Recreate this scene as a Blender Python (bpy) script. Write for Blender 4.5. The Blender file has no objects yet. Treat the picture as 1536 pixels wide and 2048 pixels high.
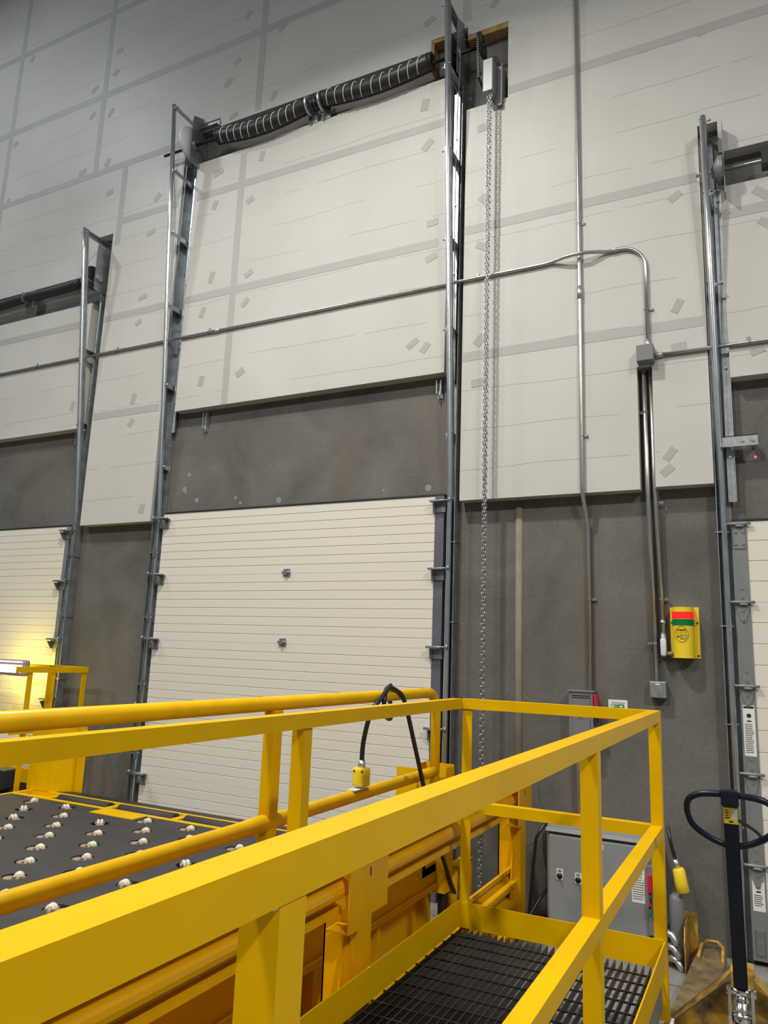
import bpy, bmesh, math, random
from mathutils import Vector, Matrix
random.seed(4)
sc = bpy.context.scene
col = sc.collection
PI = math.pi

# ---------------------------------------------------------------- camera
CAM = Vector((0.0, -5.3, 1.69))
RW = ((0.893040965, 0.448473522, 0.036733290),      # camera right
      (-0.052085551, 0.184111538, -0.981524344),    # camera down
      (-0.446950702, 0.874628173, 0.187778136))     # camera forward
cam = bpy.data.objects.new('camera', bpy.data.cameras.new('camera'))
col.objects.link(cam)
r_, d_, f_ = (Vector(v) for v in RW)
m = Matrix((( r_.x, -d_.x, -f_.x, CAM.x), (r_.y, -d_.y, -f_.y, CAM.y), (r_.z, -d_.z, -f_.z, CAM.z), (0, 0, 0, 1)))
cam.matrix_world = m
cam.data.sensor_fit = 'HORIZONTAL'
cam.data.sensor_width = 36
cam.data.lens = 36 * 1496.9 / 1536
cam.data.clip_start = 0.02
sc.camera = cam

# ---------------------------------------------------------------- light
sc.view_settings.view_transform = 'Standard'
sc.view_settings.look = 'None'
sc.view_settings.gamma = 1
sc.view_settings.exposure = -0.09
w = bpy.data.worlds.new('warehouse_ambient'); sc.world = w; w.use_nodes = True
bg = w.node_tree.nodes['Background']; bg.inputs[0].default_value = (0.82, 0.91, 1.0, 1); bg.inputs[1].default_value = 0.17

def area(name, loc, power, size, color=(1, .96, .88), rot=(0, 0, 0), spread=170):
    l = bpy.data.lights.new(name, 'AREA'); l.shape = 'DISK'; l.size = size; l.energy = power; l.color = color
    l.spread = math.radians(spread)
    o = bpy.data.objects.new(name, l); o.location = loc; o.rotation_euler = rot; col.objects.link(o)
    return o
area('high_bay_and_fill_light', (-3.0, -3.4, 8.4), 305, .35, spread=138)
area('high_bay_and_fill_light', (4.2, -5.2, 9.6), 130, .5, (.93, .97, 1))
area('high_bay_and_fill_light', (-9.5, -4.0, 10.5), 260, .6, (.9, .96, 1))
area('high_bay_and_fill_light', (-3.0, -9.5, 9.4), 420, .8)
area('high_bay_and_fill_light', (5.5, -8.5, 9.0), 900, .8)  # fill lamp added to brighten the right-facing sides of the yellow steel
area('high_bay_and_fill_light', (-9.0, -9.5, 9.4), 330, .8)

# ---------------------------------------------------------------- materials
def mat(name, color, rough=.5, metal=0.0, noise=0.0, nscale=6, bump=0.0, bscale=40, coat=0.0, col2=None, stretch=None, emis=None, spec=None):
    m = bpy.data.materials.new(name); m.use_nodes = True
    nt = m.node_tree; b = nt.nodes['Principled BSDF']
    b.inputs['Base Color'].default_value = (*color, 1)
    b.inputs['Roughness'].default_value = rough
    b.inputs['Metallic'].default_value = metal
    if spec is not None: b.inputs['Specular IOR Level'].default_value = spec
    if coat: b.inputs['Coat Weight'].default_value = coat; b.inputs['Coat Roughness'].default_value = .15
    tc = nt.nodes.new('ShaderNodeTexCoord'); geo = nt.nodes.new('ShaderNodeNewGeometry')
    mp = nt.nodes.new('ShaderNodeMapping'); nt.links.new(geo.outputs['Position'], mp.inputs[0])
    if stretch: mp.inputs['Scale'].default_value = stretch
    if noise or col2:
        n = nt.nodes.new('ShaderNodeTexNoise'); n.inputs['Scale'].default_value = nscale; n.inputs['Detail'].default_value = 6
        nt.links.new(mp.outputs[0], n.inputs['Vector'])
        cr = nt.nodes.new('ShaderNodeValToRGB'); cr.color_ramp.elements[0].position = .32; cr.color_ramp.elements[1].position = .68
        c2 = col2 if col2 else tuple(c * (1 - noise) for c in color)
        cr.color_ramp.elements[0].color = (*c2, 1); cr.color_ramp.elements[1].color = (*color, 1)
        nt.links.new(n.outputs[0], cr.inputs[0]); nt.links.new(cr.outputs[0], b.inputs['Base Color'])
    if bump:
        n2 = nt.nodes.new('ShaderNodeTexNoise'); n2.inputs['Scale'].default_value = bscale; n2.inputs['Detail'].default_value = 4
        nt.links.new(mp.outputs[0], n2.inputs['Vector'])
        bp = nt.nodes.new('ShaderNodeBump'); bp.inputs['Strength'].default_value = bump; bp.inputs['Distance'].default_value = .01
        nt.links.new(n2.outputs[0], bp.inputs['Height']); nt.links.new(bp.outputs[0], b.inputs['Normal'])
    if emis:
        b.inputs['Emission Color'].default_value = (*emis[0], 1); b.inputs['Emission Strength'].default_value = emis[1]
    return m

M = {}
M['yellow'] = mat('yellow_paint', (.70, .405, .0), .42, noise=.10, nscale=5, bump=.03, bscale=18, spec=.12)
M['yellow_pipe'] = mat('yellow_pipe_paint', (.76, .43, .0), .36, noise=.14, nscale=9, spec=.25)
M['amber'] = mat('amber_guard_paint', (.80, .40, .0), .30, noise=.10, nscale=5, spec=.35)
M['stile'] = mat('grey_zinc_stile', (.25, .265, .265), .45, .4, noise=.12, nscale=6)
M['weld'] = mat('bare_weld_metal', (.75, .70, .5), .3, .7)
M['galv'] = mat('galvanized_steel', (.55, .58, .59), .38, .85, noise=.25, nscale=22)
M['galvd'] = mat('dull_galvanized_steel', (.33, .36, .38), .45, .7, noise=.35, nscale=9)
M['track'] = mat('bright_track_steel', (.66, .70, .72), .24, .9, noise=.15, nscale=8)
M['conduit'] = mat('conduit_steel', (.52, .52, .50), .30, .9, noise=.12, nscale=5)
M['black'] = mat('black_rubber', (.018, .018, .02), .5)
M['spring'] = mat('oiled_black_spring', (.022, .021, .022), .42)
M['cable'] = mat('black_cable_jacket', (.012, .013, .014), .35)
M['deck'] = mat('dark_deck_sheet', (.040, .037, .038), .75, noise=.22, nscale=7)
M['pit'] = mat('dark_pit_steel', (.06, .05, .04), .6)
M['nylon'] = mat('ivory_nylon', (.66, .58, .44), .4, noise=.12, nscale=60)
M['brown'] = mat('zinc_brown_plate', (.26, .20, .14), .5)
M['grating'] = mat('black_painted_grating', (.028, .029, .032), .32, .35)
M['cabinet'] = mat('grey_cabinet_paint', (.245, .255, .26), .45, noise=.05, nscale=3)
M['boxgrey'] = mat('disconnect_grey_paint', (.17, .17, .175), .45)
M['red'] = mat('red_plastic', (.55, .01, .03), .4)
M['redlamp'] = mat('red_lamp_band', (.95, .015, .015), .35, emis=((1, .02, .02), .35))
M['green'] = mat('green_lamp_band', (.0, .16, .045), .3)
M['white'] = mat('white_label', (.70, .70, .68), .6)
M['ink'] = mat('black_ink', (.01, .01, .012), .6)
M['labred'] = mat('red_ink', (.35, .02, .03), .6)
M['signgreen'] = mat('green_ink', (.0, .22, .06), .5)
M['navy'] = mat('dark_handle_enamel', (.006, .009, .018), .30, spec=.25)
M['chrome'] = mat('polished_steel', (.75, .75, .74), .16, 1)
M['dirty'] = mat('worn_dirty_yellow_paint', (.60, .33, .02), .5, nscale=14, col2=(.10, .07, .04))
M['fork'] = mat('worn_fork_top', (.23, .15, .06), .55, nscale=11, col2=(.07, .055, .04))
M['tape'] = mat('grey_seam_tape', (.395, .388, .370), .55, noise=.05, nscale=3)
M['patch'] = mat('grey_tape_patch', (.385, .375, .355), .55, noise=.05, nscale=5)
M['wood'] = mat('bare_foam_edge', (.42, .27, .10), .8, noise=.35, nscale=12)
M['chalk'] = mat('white_chalk_line', (.75, .75, .75), .7)
M['chain'] = mat('zinc_chain', (.40, .41, .42), .35, .8)
M['plug'] = mat('yellow_connector_plastic', (.80, .58, .02), .45)
M['lamp'] = mat('led_strip', (1, 1, 1), .3, emis=((1, .90, .74), 2.6))
M['lens'] = mat('grey_lamp_housing', (.35, .28, .27), .4)
M['ledred'] = mat('small_red_led', (.9, .05, .15), .3, emis=((1, .05, .2), 3))
M['sheet'] = mat('pale_panel', (.62, .64, .66), .4)
M['purple'] = mat('dark_steel_stile', (.20, .195, .235), .38, .55, noise=.2, nscale=5)
M['joint'] = mat('tan_joint_sealant', (.20, .17, .125), .7, noise=.2, nscale=10)
M['scuff'] = mat('pale_patching_mortar', (.25, .23, .18), .8)

def mat_door():
    m = mat('cream_door_panel', (.68, .645, .565), .42, bump=.03, bscale=60)
    return m
M['door'] = mat_door()

def mat_concrete():
    m = bpy.data.materials.new('grey_precast_concrete'); m.use_nodes = True
    nt = m.node_tree; N = nt.nodes; L = nt.links; b = N['Principled BSDF']; b.inputs['Roughness'].default_value = .72
    g = N.new('ShaderNodeNewGeometry')
    n1 = N.new('ShaderNodeTexNoise'); n1.inputs['Scale'].default_value = 1.6; n1.inputs['Detail'].default_value = 8; n1.inputs['Roughness'].default_value = .6; n1.inputs['Distortion'].default_value = .6
    n2 = N.new('ShaderNodeTexNoise'); n2.inputs['Scale'].default_value = 45; n2.inputs['Detail'].default_value = 3
    L.new(g.outputs['Position'], n1.inputs['Vector']); L.new(g.outputs['Position'], n2.inputs['Vector'])
    g3 = N.new('ShaderNodeMapping'); g3.inputs['Scale'].default_value = (2.2, 1, .35); L.new(g.outputs['Position'], g3.inputs[0])
    n3 = N.new('ShaderNodeTexNoise'); n3.inputs['Scale'].default_value = 1.1; n3.inputs['Detail'].default_value = 4; L.new(g3.outputs[0], n3.inputs['Vector'])
    cr = N.new('ShaderNodeValToRGB'); e = cr.color_ramp.elements
    e[0].position = .3; e[0].color = (.078, .074, .067, 1); e[1].position = .72; e[1].color = (.146, .140, .128, 1)
    L.new(n1.outputs[0], cr.inputs[0])
    mx = N.new('ShaderNodeMixRGB'); mx.blend_type = 'OVERLAY'; mx.inputs[0].default_value = .25
    L.new(cr.outputs[0], mx.inputs[1]); L.new(n2.outputs[0], mx.inputs[2])
    st = N.new('ShaderNodeValToRGB'); st.color_ramp.elements[0].position = .5; st.color_ramp.elements[0].color = (0, 0, 0, 1); st.color_ramp.elements[1].position = .72; st.color_ramp.elements[1].color = (.65, .65, .65, 1)
    L.new(n3.outputs[0], st.inputs[0])
    m3 = N.new('ShaderNodeMixRGB'); L.new(st.outputs[0], m3.inputs[0]); L.new(mx.outputs[0], m3.inputs[1]); m3.inputs[2].default_value = (.128, .104, .080, 1); L.new(m3.outputs[0], b.inputs['Base Color'])
    bp = N.new('ShaderNodeBump'); bp.inputs['Strength'].default_value = .15; bp.inputs['Distance'].default_value = .004
    L.new(n2.outputs[0], bp.inputs['Height']); L.new(bp.outputs[0], b.inputs['Normal'])
    return m
M['concrete'] = mat_concrete()

def mat_insulation():
    # white faced board: thin wandering horizontal creases, faint vertical embossing
    m = bpy.data.materials.new('white_faced_insulation'); m.use_nodes = True
    nt = m.node_tree; N = nt.nodes; L = nt.links; b = N['Principled BSDF']; b.inputs['Roughness'].default_value = .48; b.inputs['Specular IOR Level'].default_value = .32
    g = N.new('ShaderNodeNewGeometry'); sp = N.new('ShaderNodeSeparateXYZ'); L.new(g.outputs['Position'], sp.inputs[0])
    def math_(op, a, b_=None, c=None):
        n = N.new('ShaderNodeMath'); n.operation = op
        for i, v in enumerate((a, b_, c)):
            if v is None: continue
            if isinstance(v, (int, float)): n.inputs[i].default_value = v
            else: L.new(v, n.inputs[i])
        return n.outputs[0]
    wn = N.new('ShaderNodeTexNoise'); wn.inputs['Scale'].default_value = .9; wn.inputs['Detail'].default_value = 3; L.new(g.outputs['Position'], wn.inputs['Vector'])
    wob = math_('MULTIPLY_ADD', wn.outputs[0], .10, sp.outputs['Z'])
    fr = math_('FRACT', math_('DIVIDE', wob, .315))
    line = math_('LESS_THAN', fr, .013)
    mk = N.new('ShaderNodeTexNoise'); mk.inputs['Scale'].default_value = 1.3; mk.inputs['Detail'].default_value = 2
    mp = N.new('ShaderNodeMapping'); mp.inputs['Scale'].default_value = (1, 1, 3); L.new(g.outputs['Position'], mp.inputs[0]); L.new(mp.outputs[0], mk.inputs['Vector'])
    mask = math_('GREATER_THAN', mk.outputs[0], .46)
    ln = math_('MULTIPLY', line, mask)
    n1 = N.new('ShaderNodeTexNoise'); n1.inputs['Scale'].default_value = 1.1; n1.inputs['Detail'].default_value = 5; L.new(g.outputs['Position'], n1.inputs['Vector'])
    cr = N.new('ShaderNodeValToRGB'); e = cr.color_ramp.elements
    e[0].position = .3; e[0].color = (.490, .478, .448, 1); e[1].position = .7; e[1].color = (.545, .532, .498, 1)
    L.new(n1.outputs[0], cr.inputs[0])
    mx = N.new('ShaderNodeMixRGB'); L.new(math_('MULTIPLY', ln, .55), mx.inputs[0]); L.new(cr.outputs[0], mx.inputs[1]); mx.inputs[2].default_value = (.16, .15, .14, 1)
    L.new(mx.outputs[0], b.inputs['Base Color'])
    mp2 = N.new('ShaderNodeMapping'); mp2.inputs['Scale'].default_value = (30, 1, 3.2); L.new(g.outputs['Position'], mp2.inputs[0])
    n3 = N.new('ShaderNodeTexNoise'); n3.inputs['Scale'].default_value = 1.4; n3.inputs['Detail'].default_value = 3; L.new(mp2.outputs[0], n3.inputs['Vector'])
    h = math_('SUBTRACT', math_('MULTIPLY', n3.outputs[0], .5), math_('MULTIPLY', ln, .5))
    bp = N.new('ShaderNodeBump'); bp.inputs['Strength'].default_value = .35; bp.inputs['Distance'].default_value = .006
    L.new(h, bp.inputs['Height']); L.new(bp.outputs[0], b.inputs['Normal'])
    return m
M['insul'] = mat_insulation()

def mat_floor():
    m = mat('sealed_concrete_floor', (.30, .29, .27), .4, noise=.25, nscale=2.5)
    nt = m.node_tree; N = nt.nodes; L = nt.links; b = N['Principled BSDF']
    g = N.new('ShaderNodeNewGeometry'); br = N.new('ShaderNodeTexBrick'); br.inputs['Scale'].default_value = 1; br.offset = 0
    br.inputs['Brick Width'].default_value = .6; br.inputs['Row Height'].default_value = .3; br.inputs['Mortar Size'].default_value = .006
    br.inputs['Color1'].default_value = (1, 1, 1, 1); br.inputs['Color2'].default_value = (.93, .93, .93, 1); br.inputs['Mortar'].default_value = (.3, .3, .3, 1)
    L.new(g.outputs['Position'], br.inputs['Vector'])
    src = b.inputs['Base Color'].links[0].from_socket
    mx = N.new('ShaderNodeMixRGB'); mx.blend_type = 'MULTIPLY'; mx.inputs[0].default_value = 1
    L.new(src, mx.inputs[1]); L.new(br.outputs[0], mx.inputs[2]); L.new(mx.outputs[0], b.inputs['Base Color'])
    return m
M['floor'] = mat_floor()

# ---------------------------------------------------------------- mesh helpers
V = Vector
class MB:
    def __init__(s): s.bm = bmesh.new()
    def face(s, pts, smooth=False):
        f = s.bm.faces.new([s.bm.verts.new(p) for p in pts]); f.smooth = smooth; return s
    def box(s, x0, x1, y0, y1, z0, z1, bev=0):
        x0, x1 = sorted((x0, x1)); y0, y1 = sorted((y0, y1)); z0, z1 = sorted((z0, z1))
        v = [s.bm.verts.new((x, y, z)) for x in (x0, x1) for y in (y0, y1) for z in (z0, z1)]
        fs = [s.bm.faces.new([v[i] for i in q]) for q in ((0, 1, 3, 2), (4, 6, 7, 5), (0, 4, 5, 1), (2, 3, 7, 6), (0, 2, 6, 4), (1, 5, 7, 3))]
        if bev:
            es = {e for f in fs for e in f.edges}
            bmesh.ops.bevel(s.bm, geom=list(es), offset=bev, segments=2, affect='EDGES', profile=.6)
        return s
    def prism(s, prof, a, b, ax=None, ay=None, smooth=False):
        # extrude a 2-D profile from a to b; profile axes ax, ay
        a = V(a); b = V(b); d = (b - a).normalized()
        if ax is None: ax = d.orthogonal().normalized()
        ax = V(ax); ay = V(ay) if ay is not None else d.cross(ax).normalized()
        A = [s.bm.verts.new(a + ax * p[0] + ay * p[1]) for p in prof]; B = [s.bm.verts.new(b + ax * p[0] + ay * p[1]) for p in prof]
        n = len(prof)
        for i in range(n):
            f = s.bm.faces.new((A[i], A[(i + 1) % n], B[(i + 1) % n], B[i])); f.smooth = smooth
        s.bm.faces.new(A[::-1]); s.bm.faces.new(B)
        return s
    def tube(s, path, r, n=12, closed=False, flat=1.0, up=None):
        path = [V(p) for p in path]; N = len(path); rings = []
        t0 = None; nrm = None
        for i, p in enumerate(path):
            if closed: t = (path[(i + 1) % N] - path[i - 1]).normalized()
            else: t = (path[min(i + 1, N - 1)] - path[max(i - 1, 0)]).normalized()
            if nrm is None: nrm = (V(up) if up else t.orthogonal()); nrm = (nrm - t * nrm.dot(t)).normalized()
            else:
                nrm = nrm - t * nrm.dot(t); nrm.normalize()
            bi = t.cross(nrm)
            rr = r[i] if isinstance(r, (list, tuple)) else r
            rings.append([s.bm.verts.new(p + (nrm * math.cos(2 * PI * k / n) + bi * math.sin(2 * PI * k / n) * flat) * rr) for k in range(n)])
        M_ = N if closed else N - 1
        for i in range(M_):
            A, B = rings[i], rings[(i + 1) % N]
            for k in range(n):
                f = s.bm.faces.new((A[k], A[(k + 1) % n], B[(k + 1) % n], B[k])); f.smooth = True
        if not closed: s.bm.faces.new(rings[0][::-1]); s.bm.faces.new(rings[-1])
        return s
    def cyl(s, a, b, r, n=20, r2=None):
        return s.tube([a, b], [r, r if r2 is None else r2], n)
    def disc_stack(s, c, axis, prof, n=32):
        # lathe: prof = [(h, r)...] along axis
        c = V(c); axis = V(axis).normalized(); u = axis.orthogonal().normalized(); v = axis.cross(u)
        rings = [[s.bm.verts.new(c + axis * h + (u * math.cos(2 * PI * k / n) + v * math.sin(2 * PI * k / n)) * r) for k in range(n)] for h, r in prof]
        for A, B in zip(rings, rings[1:]):
            for k in range(n): s.bm.faces.new((A[k], A[(k + 1) % n], B[(k + 1) % n], B[k])).smooth = True
        s.bm.faces.new(rings[0][::-1]); s.bm.faces.new(rings[-1])
        return s
    def build(s, name, m, parent=None, at=None, bev=0):
        if bev:
            bmesh.ops.bevel(s.bm, geom=[e for e in s.bm.edges], offset=bev, segments=2, affect='EDGES')
        bmesh.ops.recalc_face_normals(s.bm, faces=s.bm.faces)
        org = V((0, 0, 0))
        if at is not None: org = V(at)
        if parent is not None and at is None: org = V(parent.get('_o', (0, 0, 0)))
        bmesh.ops.translate(s.bm, verts=s.bm.verts, vec=-org)
        me = bpy.data.meshes.new(name); s.bm.to_mesh(me); s.bm.free(); me.materials.append(m)
        o = bpy.data.objects.new(name, me); col.objects.link(o)
        if parent is not None:
            o.parent = parent; o.location = org - V(parent.get('_o', (0, 0, 0)))
        else: o.location = org
        o['_o'] = tuple(org)
        return o
EMP = []
def thing(name, label, cat, loc=(0, 0, 0), group=None, kind=None):
    o = bpy.data.objects.new(name, None); col.objects.link(o); o.location = loc; o['_o'] = tuple(loc)
    o.empty_display_size = .1
    if label: o['label'] = label
    if cat: o['category'] = cat
    if group: o['group'] = group
    if kind: o['kind'] = kind
    return o
def tag(o, label, cat, group=None, kind=None):
    o['label'] = label; o['category'] = cat
    if group: o['group'] = group
    if kind: o['kind'] = kind
    return o
def struct(o, label=None):
    o['kind'] = 'structure'
    if label: o['label'] = label
    return o
def text(body, size, loc, m, parent, xdir=(1, 0, 0), zdir=(0, 0, 1), name='lettering', depth=.0006):
    cu = bpy.data.curves.new(name, 'FONT'); cu.body = body; cu.size = size; cu.extrude = depth; cu.align_x = 'CENTER'; cu.align_y = 'CENTER'
    t = bpy.data.objects.new('tmp', cu); col.objects.link(t)
    bpy.context.view_layer.update()
    me = bpy.data.meshes.new_from_object(t.evaluated_get(bpy.context.evaluated_depsgraph_get()))
    bpy.data.objects.remove(t)
    x = V(xdir).normalized(); z = V(zdir).normalized(); y = z.cross(x) * -1
    n = x.cross(z)
    me.transform(Matrix(((x.x, z.x, n.x, 0), (x.y, z.y, n.y, 0), (x.z, z.z, n.z, 0), (0, 0, 0, 1))))
    me.materials.clear(); me.materials.append(m)
    o = bpy.data.objects.new(name, me); col.objects.link(o); o.parent = parent
    o.location = V(loc) - V(parent.get('_o', (0, 0, 0)))
    return o
def angle(mb, a, b, da, db, leg=.05, t=.006):
    # L-section from a to b; corner on the line, legs along da and db
    prof = [(0, 0), (leg, 0), (leg, t), (t, t), (t, leg), (0, leg)]
    return mb.prism(prof, a, b, da, db)
def arc(c, r, a0, a1, u, v, n=8):
    c = V(c); u = V(u); v = V(v)
    return [c + (u * math.cos(a0 + (a1 - a0) * i / n) + v * math.sin(a0 + (a1 - a0) * i / n)) * r for i in range(n + 1)]

# ================================================================ STRUCTURE
struct(MB().box(-16, 5, 0, .3, -.1, 12).build('wall_back', M['concrete']), 'grey precast concrete wall behind the dock doors')
struct(MB().box(-16, 5, -16, 0, -.2, 0).build('floor', M['floor']), 'pale sealed concrete floor')

# insulation face at y=-.10, cut around tracks, springs, conduit slot
ins = MB()
ZT = 12
F = -.10
def ib(x0, x1, z0, z1): ins.box(x0, x1, F, 0.0, z0, z1)
R0, L0 = -2.17, -4.95          # centre bay between the slots
ib(-16, -6.26, 3.88, 5.28); ib(-16, -6.26, 5.62, ZT); ib(-6.26, -6.06, 6.05, ZT)         # left bay above door 1
ib(-6.06, -5.13, 2.85, ZT)                                                       # pier between doors 1 and 2
ib(-5.13, -4.70, 7.02, ZT)
ib(-4.70, -2.36, 6.92, ZT); ib(-2.36, -2.02, 7.03, ZT); ib(-2.02, -1.66, 6.95, ZT); ib(-1.66, -.71, 2.86, ZT)
ib(L0, -4.0, 3.91, 6.56); ib(-4.0, -3.3, 3.91, 6.59); ib(-3.3, R0, 3.91, 6.60)
ib(-2.02, -1.66, 2.86, 6.22)
ib(-.71, -.61, 3.74, ZT); ib(-.61, -.25, 2.87, ZT)
ib(-.25, -.12, 5.5, ZT)
ib(-.12, 5, 5.25, ZT); ib(-.12, 5, 3.58, 4.98)
wu = struct(ins.build('wall_upper', M['insul']), 'white faced insulation boards covering the upper wall, seams taped grey')
# taped seams
tp = MB()
def inside(x, z):
    blocks = ((-6.26, -6.06, 0, 6.05), (-5.13, L0, 0, 7.02), (R0, -2.02, 0, 7.03), (-2.36, -1.66, 6.22, 7.05), (-4.95, -2.3, 6.56, 6.95), (-.25, -.12, 0, 5.5), (-.12, 5, 4.98, 5.25), (-16, -6.26, 5.28, 5.62),
              (-.71, -.61, 0, 3.74), (-16, -6.2, 0, 3.88), (-6.06, -5.13, 0, 2.85), (L0, R0, 0, 3.91), (-2.02, -.25, 0, 2.87), (-.12, 5, 0, 3.58))
    return not any(a < x < b and c < z < d for a, b, c, d in blocks)
def htape(x0, x1, z, wd=.075):
    x = x0; st = .05; run = None
    while x < x1 + st:
        ok = inside(x, z) and x < x1 - 1e-6
        if ok and run is None: run = x
        if not ok and run is not None:
            if x - run > .06: tp.box(run, x - st, F - .0015, F + .001, z - wd / 2, z + wd / 2)
            run = None
        x += st
def vtape(x, z0, z1, wd=.075):
    z = z0; st = .05; run = None
    while z < z1 + st:
        ok = inside(x, z) and z < z1 - 1e-6
        if ok and run is None: run = z
        if not ok and run is not None:
            if z - run > .06: tp.box(x - wd / 2, x + wd / 2, F - .0013, F + .001, run, z - st)
            run = None
        z += st
for z, a, b in ((8.99, -16, -3), (7.88, -16, -1.7), (6.87, -16, -5.15), (6.17, -6.02, -2.2), (5.055, -16, -2.2), (3.98, -6.06, -5.13), (6.285, -1.66, 5), (5.10, -2.02, -.25), (4.01, -2.02, -.25), (4.765, -.12, 5), (7.30, -16, -16), (7.75, -1.3, 5)):
    htape(a, b, z)
for x, a, b in ((-8.05, 5.05, 12), (-6.46, 6.87, 12), (-4.23, 6.95, 12), (-5.985, 5.9, 6.87), (-4.36, 3.91, 6.56), (-2.03, 7.04, 12), (-.9, 7.75, 12)): vtape(x, a, b)
tp.build('seam_tape', M['tape'], wu)
pt = MB()
def patch(x, z, a, wd=.10, h=.07):
    ca, sa = math.cos(a), math.sin(a); c = V((x, F - .001, z))
    ax = V((ca, 0, sa)); ay = V((-sa, 0, ca))
    pt.prism([(-wd / 2, -h / 2), (wd / 2, -h / 2), (wd / 2, h / 2), (-wd / 2, h / 2)], c + V((0, .0015, 0)), c - V((0, .0012, 0)), ax, ay)
PATCHES = [(-4.447, 8.143, 1.1), (-4.000, 7.815, 0.77), (-4.542, 7.630, 0.5), (-4.637, 7.410, 0.81), (-6.636, 8.029, 0.6), (-6.621, 7.669, 0.85), (-6.294, 8.411, 0.12), (-6.317, 8.135, 0.89), (-6.670, 6.956, 0.16), (-6.321, 7.616, 0.93), (-6.186, 6.573, 0.2), (-6.281, 6.970, 1.0), (-5.506, 5.927, 0.3), (-5.465, 6.321, 0.8), (-4.533, 6.986, 0.28), (-4.049, 7.051, 1.05), (-4.665, 6.386, 0.32), (-4.135, 6.414, 1.35), (-2.382, 7.239, 0.36), (-2.406, 6.398, 1.4), (-2.305, 5.249, 0.1), (-2.310, 4.932, 0.4), (-2.341, 4.146, 0.9), (-2.454, 4.198, 0.6), (-4.240, 5.968, 0.48), (-4.674, 6.027, 1.25), (-4.190, 5.185, 0.52), (-4.638, 5.238, 1.29), (-4.205, 4.893, 0.8), (-4.713, 4.886, 1.3), (-4.200, 4.198, 0.6), (-4.657, 4.178, 1.37), (-5.530, 5.201, 0.2), (-5.550, 4.930, 0.5), (-5.509, 4.111, 1.35), (-6.373, 4.137, 1.3), (-5.508, 3.861, 0.9), (-5.254, 2.978, 1.3), (-2.371, 5.997, 0.8), (-1.846, 5.336, -0.9), (-1.875, 4.936, -0.5), (-1.880, 3.784, 0.07), (-1.873, 4.133, 0.84), (-1.867, 6.006, 0.11), (-0.416, 4.987, 0.6), (-0.429, 4.147, 1.1), (-0.430, 3.840, 0.1), (-0.512, 3.091, 0.9), (-0.532, 2.981, 0.7), (-0.167, 6.272, 0.23), (-1.779, 7.180, 1.0), (0.131, 4.871, 2.4), (0.140, 4.644, 2.4), (0.049, 3.746, 0.31), (-7.939, 6.911, 1.08), (-7.939, 7.708, 0.35), (-7.856, 8.885, 1.12)]
for x, z, a in PATCHES:
    if inside(x, z): patch(x, z, a, random.uniform(.085, .12), random.uniform(.05, .07))
pt.build('tape_patch', M['patch'], wu)
# raw board edge inside the hoist cut-out and above the right spring
we = MB(); we.box(-2.36, -2.23, -.095, -.001, 6.995, 7.03); we.box(-2.36, -2.335, -.095, -.001, 6.72, 7.0); we.box(-2.02, -1.66, -.097, -.001, 6.90, 6.95)
we.box(-.25, -.235, -.08, -.001, 4.3, 5.4)
we.build('raw_board_edge', M['wood'], wu)

# pale vertical joint on the concrete
struct(MB().tube([(-1.585, -.001, 0), (-1.585, -.001, 2.84)], .028, 10, flat=.5, up=(1, 0, 0)).build('trim_1', M['joint']), 'tan sealant bead running down the concrete wall')
pm = MB()
for i in range(9):
    x = -4.85 + random.random() * .15 if i < 3 else random.uniform(-4.8, -2.3); z = random.uniform(2.97, 3.05) if i > 2 else random.uniform(3.0, 3.3)
    pm.disc_stack((x, -.0006, z), (0, 1, 0), [(0, random.uniform(.012, .03)), (.002, .01)], 9)
struct(pm.build('trim_2', M['scuff']), 'pale mortar spots patched above the main dock door')

# ================================================================ DOORS
def door_profile(h, n, y0=-.055, th=.05, g=.004):
    pts = [(y0 + th, 0), (y0, 0)]
    step = h / n
    for i in range(n):
        z = i * step
        if i: pts += [(y0, z - g), (y0 + g * 1.4, z), (y0, z + g)]
    pts += [(y0, h - .003), (y0 + .004, h), (y0 + th, h)]
    return pts
def make_door(name, label, x0, x1, z0, h, nsec, nrib, stile_l=0, stile_r=0, stile_m=None, stile_lm=None):
    d = thing(name, label, None, ((x0 + x1) / 2, 0, z0), kind='structure')
    prof = door_profile(h, nrib)
    for k in range(nsec):
        z = z0 + k * h
        m_ = MB().prism([(p[0], p[1]) for p in prof], (x0 + stile_l, 0, z), (x1 - stile_r, 0, z), (0, 1, 0), (0, 0, 1))
        s = m_.build('door_section', M['door'], d)
        if stile_r: MB().box(x1 - stile_r, x1, -.060, -.005, z + .002, z + h - .002).build('end_stile', stile_m, s)
        if stile_l: MB().box(x0, x0 + stile_l, -.060, -.005, z + .002, z + h - .002).build('end_stile', stile_lm, s)
    return d
D1 = make_door('door_1', 'cream ribbed dock door at the left edge of the frame', -9.0, -6.24, 0, .572, 5, 8, stile_r=.05, stile_m=M['galv'])
D2 = make_door('door_2', 'large cream ribbed dock door in the middle, between two tall tracks', -5.0, -2.16, 0, .584, 5, 8, stile_r=.075, stile_m=M['purple'])
D3 = make_door('door_3', 'cream ribbed dock door at the right edge with a galvanized edge strip', -.162, 2.9, .03, .518, 5, 4, stile_l=.088, stile_lm=M['stile'])
for d, zz, xx in ((D2, 2.92, (-5.0, -2.16)), (D3, 2.62, (-.162, 2.9)), (D1, 2.86, (-9, -6.24))):
    MB().box(xx[0], xx[1], -.062, -.002, zz, zz + .012).build('top_seal', M['black'], d)
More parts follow.
